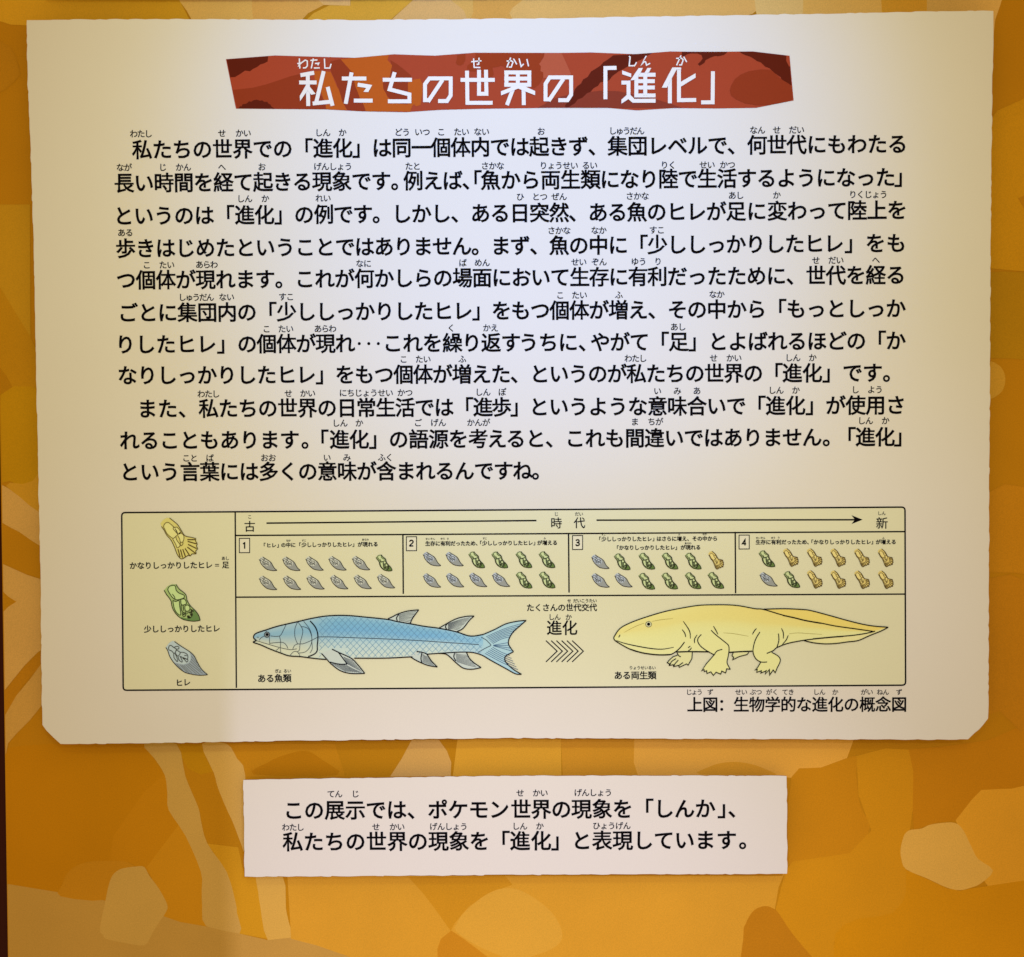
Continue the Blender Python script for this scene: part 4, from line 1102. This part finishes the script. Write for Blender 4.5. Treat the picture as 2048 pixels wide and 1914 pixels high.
ff = [(1405, 465), (1460, 520), (1560, 600), (1630, 660), (1642, 720), (1632, 800), (1615, 890), (1640, 950), (1660, 982), (1610, 975), (1597, 1030), (1545, 1005), (1532, 1046), (1470, 1020), (1435, 1062), (1400, 1015), (1350, 1037), (1345, 1000), (1315, 1012), (1310, 985), (1281, 1000), (1340, 910), (1445, 790), (1345, 735), (1260, 640)]
rf = sh([(180, 520), (140, 600), (110, 680), (105, 760), (140, 840), (205, 888), (170, 950), (130, 992), (160, 980), (153, 1022), (215, 1000), (208, 1032), (280, 1000), (265, 1047), (320, 985), (325, 1057), (370, 990), (398, 1027), (425, 960), (465, 870), (440, 810), (350, 757), (420, 690), (440, 520)])
f2 = [(955, 765), (960, 795), (900, 815), (850, 860), (823, 895), (850, 905), (850, 932), (905, 920), (908, 946), (975, 930), (983, 956), (1080, 910), (1100, 927), (1150, 840), (1156, 755)]
f3 = [(1700, 755), (1680, 800), (1702, 822), (1691, 855), (1780, 812), (1880, 787), (1905, 757)]
LEG = (222, 214, 142)
sub(am, 'hind_leg', (216, 208, 146), 'f', 0, [f3], az, 0.0008, 'leg_yellow')
sub(am, 'front_leg', (216, 208, 146), 'f', 0, [f2], az, 0.0008, 'leg_yellow')
sub(am, 'front_leg', LEG, 'f', 0, [ff], az, 0.001, 'leg_pale')
sub(am, 'hind_leg', LEG, 'f', 0, [rf], az, 0.001, 'leg_pale')
sub(am, 'fine_line', (150, 132, 50), 't', 0.8, [[(255, 492), (400, 415), (520, 370)], [(620, 348), (750, 325), (900, 310)], [(1565, 500), (1700, 510), (1900, 545)], sh([(580, 512), (700, 500), (850, 510), (1020, 520)])], az, 0.0011)
sub(am, 'outline', None, 's', 2.1, [body_top, sh([(245, 186), (520, 180), (750, 190), (870, 205), (1100, 265), (1350, 335), (1530, 380), (1700, 410), (1895, 425)]), sh([(780, 602), (900, 630), (1050, 645), (1200, 640), (1350, 620), (1500, 600), (1650, 535), (1800, 475), (1895, 425)]),
      sh([(285, 772), (370, 735), (420, 695), (560, 640), (760, 600), (900, 582), (1150, 555), (1400, 535), (1580, 510), (1720, 478)]), [(120, 550), (118, 580), (160, 620), (330, 715), (500, 765), (700, 790), (860, 787), (940, 745), (1000, 690), (1052, 620)]], az, 0.0012)
sub(am, 'heavy_line', None, 's', 2.5, [[(330, 715), (500, 765), (700, 790), (860, 787)], [(940, 752), (1100, 748), (1380, 750)], [(1645, 758), (1800, 748), (1950, 742)], sh([(500, 268), (650, 300), (800, 337), (1000, 372)]), sh([(900, 580), (1150, 556), (1300, 545)])], az, 0.00125)
sub(am, 'leg_line', None, 'l', 1.8, [ff[8:23], rf[5:19], f2[1:], f3], az, 0.0013)
sub(am, 'leg_line', None, 's', 1.8, [ff[:9], [(1275, 520), (1232, 570), (1230, 620), (1270, 680), (1345, 735), (1445, 790)], [(1445, 792), (1482, 740), (1552, 718)], [(955, 765), (975, 800), (1003, 818)],
      sh([(195, 488), (140, 580), (110, 680), (105, 760), (140, 840), (210, 885), (290, 885)]), rf[18:22], sh([(440, 508), (446, 600), (420, 690)]), [(940, 840), (880, 880), (858, 930)], [(970, 860), (925, 910), (912, 945)], [(1032, 892), (980, 930)]], az, 0.00133)
sub(am, 'crease_line', None, 't', 1.9, [[(1035, 345), (1100, 440), (1125, 500), (1130, 575)], [(1020, 455), (1056, 505), (1068, 555)], [(1435, 410), (1470, 470), (1495, 520)], [(1220, 525), (1186, 580), (1186, 635)], [(1145, 695), (1128, 720), (1100, 738)], [(1130, 675), (1115, 685), (1098, 697)],
      [(150, 600), (250, 635), (400, 670), (600, 705), (760, 715), (910, 690)], [(200, 525), (190, 540), (180, 560)], sh([(480, 440), (505, 500), (505, 575)]), sh([(570, 530), (545, 590), (490, 655)]), sh([(150, 440), (120, 475), (95, 520)])], az, 0.00136)
sub(am, 'eye', (214, 208, 160), 'd', 0, [((576, 385), 36)], az, 0.0014)
sub(am, 'eye_ring', None, 'l', 0.9, [[(576 + 38 * math.cos(t * math.pi / 9), 385 + 36 * math.sin(t * math.pi / 9)) for t in range(19)]], az, 0.00145)
sub(am, 'pupil', None, 'd', 0, [((576, 384), 22)], az, 0.00145)

# ------------------------------------------------------------------ added, unseen fitting that shapes the lower beam
lp = empty('added_spotlight', (0.3, -2.28, 1.93))
tag(lp, 'added black spotlight fitting, unseen, with a plate that cuts the lower beam', 'spotlight')
MET = ink('black_metal', (22, 22, 24), 0.45, 0.02, 0.3)
def world_mesh(name, verts, faces, parent):
    me = bpy.data.meshes.new(name)
    o_ = parent.location
    me.from_pydata([(x - o_[0], y - o_[1], z - o_[2]) for x, y, z in verts], [], faces)
    me.materials.append(MET)
    me.update()
    ob = bpy.data.objects.new(name, me)
    COL.objects.link(ob)
    ob.parent = parent
    return ob
N = 24
vs, fs = [], []
for yy, r in ((-2.42, 0.03), (-2.40, 0.055), (-2.215, 0.062), (-2.215, 0.057), (-2.39, 0.05)):
    vs += [(0.3 + r * math.cos(2 * math.pi * k / N), yy, 1.93 + 0.03 * (yy + 2.2) / 0.2 + r * math.sin(2 * math.pi * k / N)) for k in range(N)]
for q in range(4):
    fs += [(q * N + k, q * N + (k + 1) % N, (q + 1) * N + (k + 1) % N, (q + 1) * N + k) for k in range(N)]
fs += [tuple(range(N)), tuple(range(4 * N, 5 * N))]
world_mesh('housing', vs, fs, lp)
def slab(x0, x1, y0, y1, z0, z1):
    v = [(x, y, z) for z in (z0, z1) for x, y in ((x0, y0), (x1, y0), (x1, y1), (x0, y1))]
    return v, [(3, 2, 1, 0), (4, 5, 6, 7), (0, 1, 5, 4), (1, 2, 6, 5), (2, 3, 7, 6), (3, 0, 4, 7)]
world_mesh('beam_blocker', *slab(-0.12, 0.2022, -1.872, -1.870, 1.50, 1.98), lp)  # plate put in out of view to give the beam its straight left edge
world_mesh('bracket_arm', *slab(0.192, 0.2, -2.25, -1.872, 1.955, 1.965), lp)
world_mesh('bracket_arm', *slab(0.192, 0.3, -2.258, -2.25, 1.955, 1.965), lp)
world_mesh('hanging_stem', *slab(0.292, 0.308, -2.33, -2.314, 1.96, 3.0), lp)

for o in bpy.data.objects:
    if o.type == 'MESH' and o.name.split('.')[0] in ('ruby_text', 'title_ruby', 'scale_lattice', 'fin_ray', 'ray', 'bone_line', 'dark_bone', 'head_line', 'fine_line', 'crease_line', 'stage_text', 'age_label', 'legend_text', 'arrow_text', 'name_label'):
        o['kind'] = 'stuff'      # fine print, too small to take apart
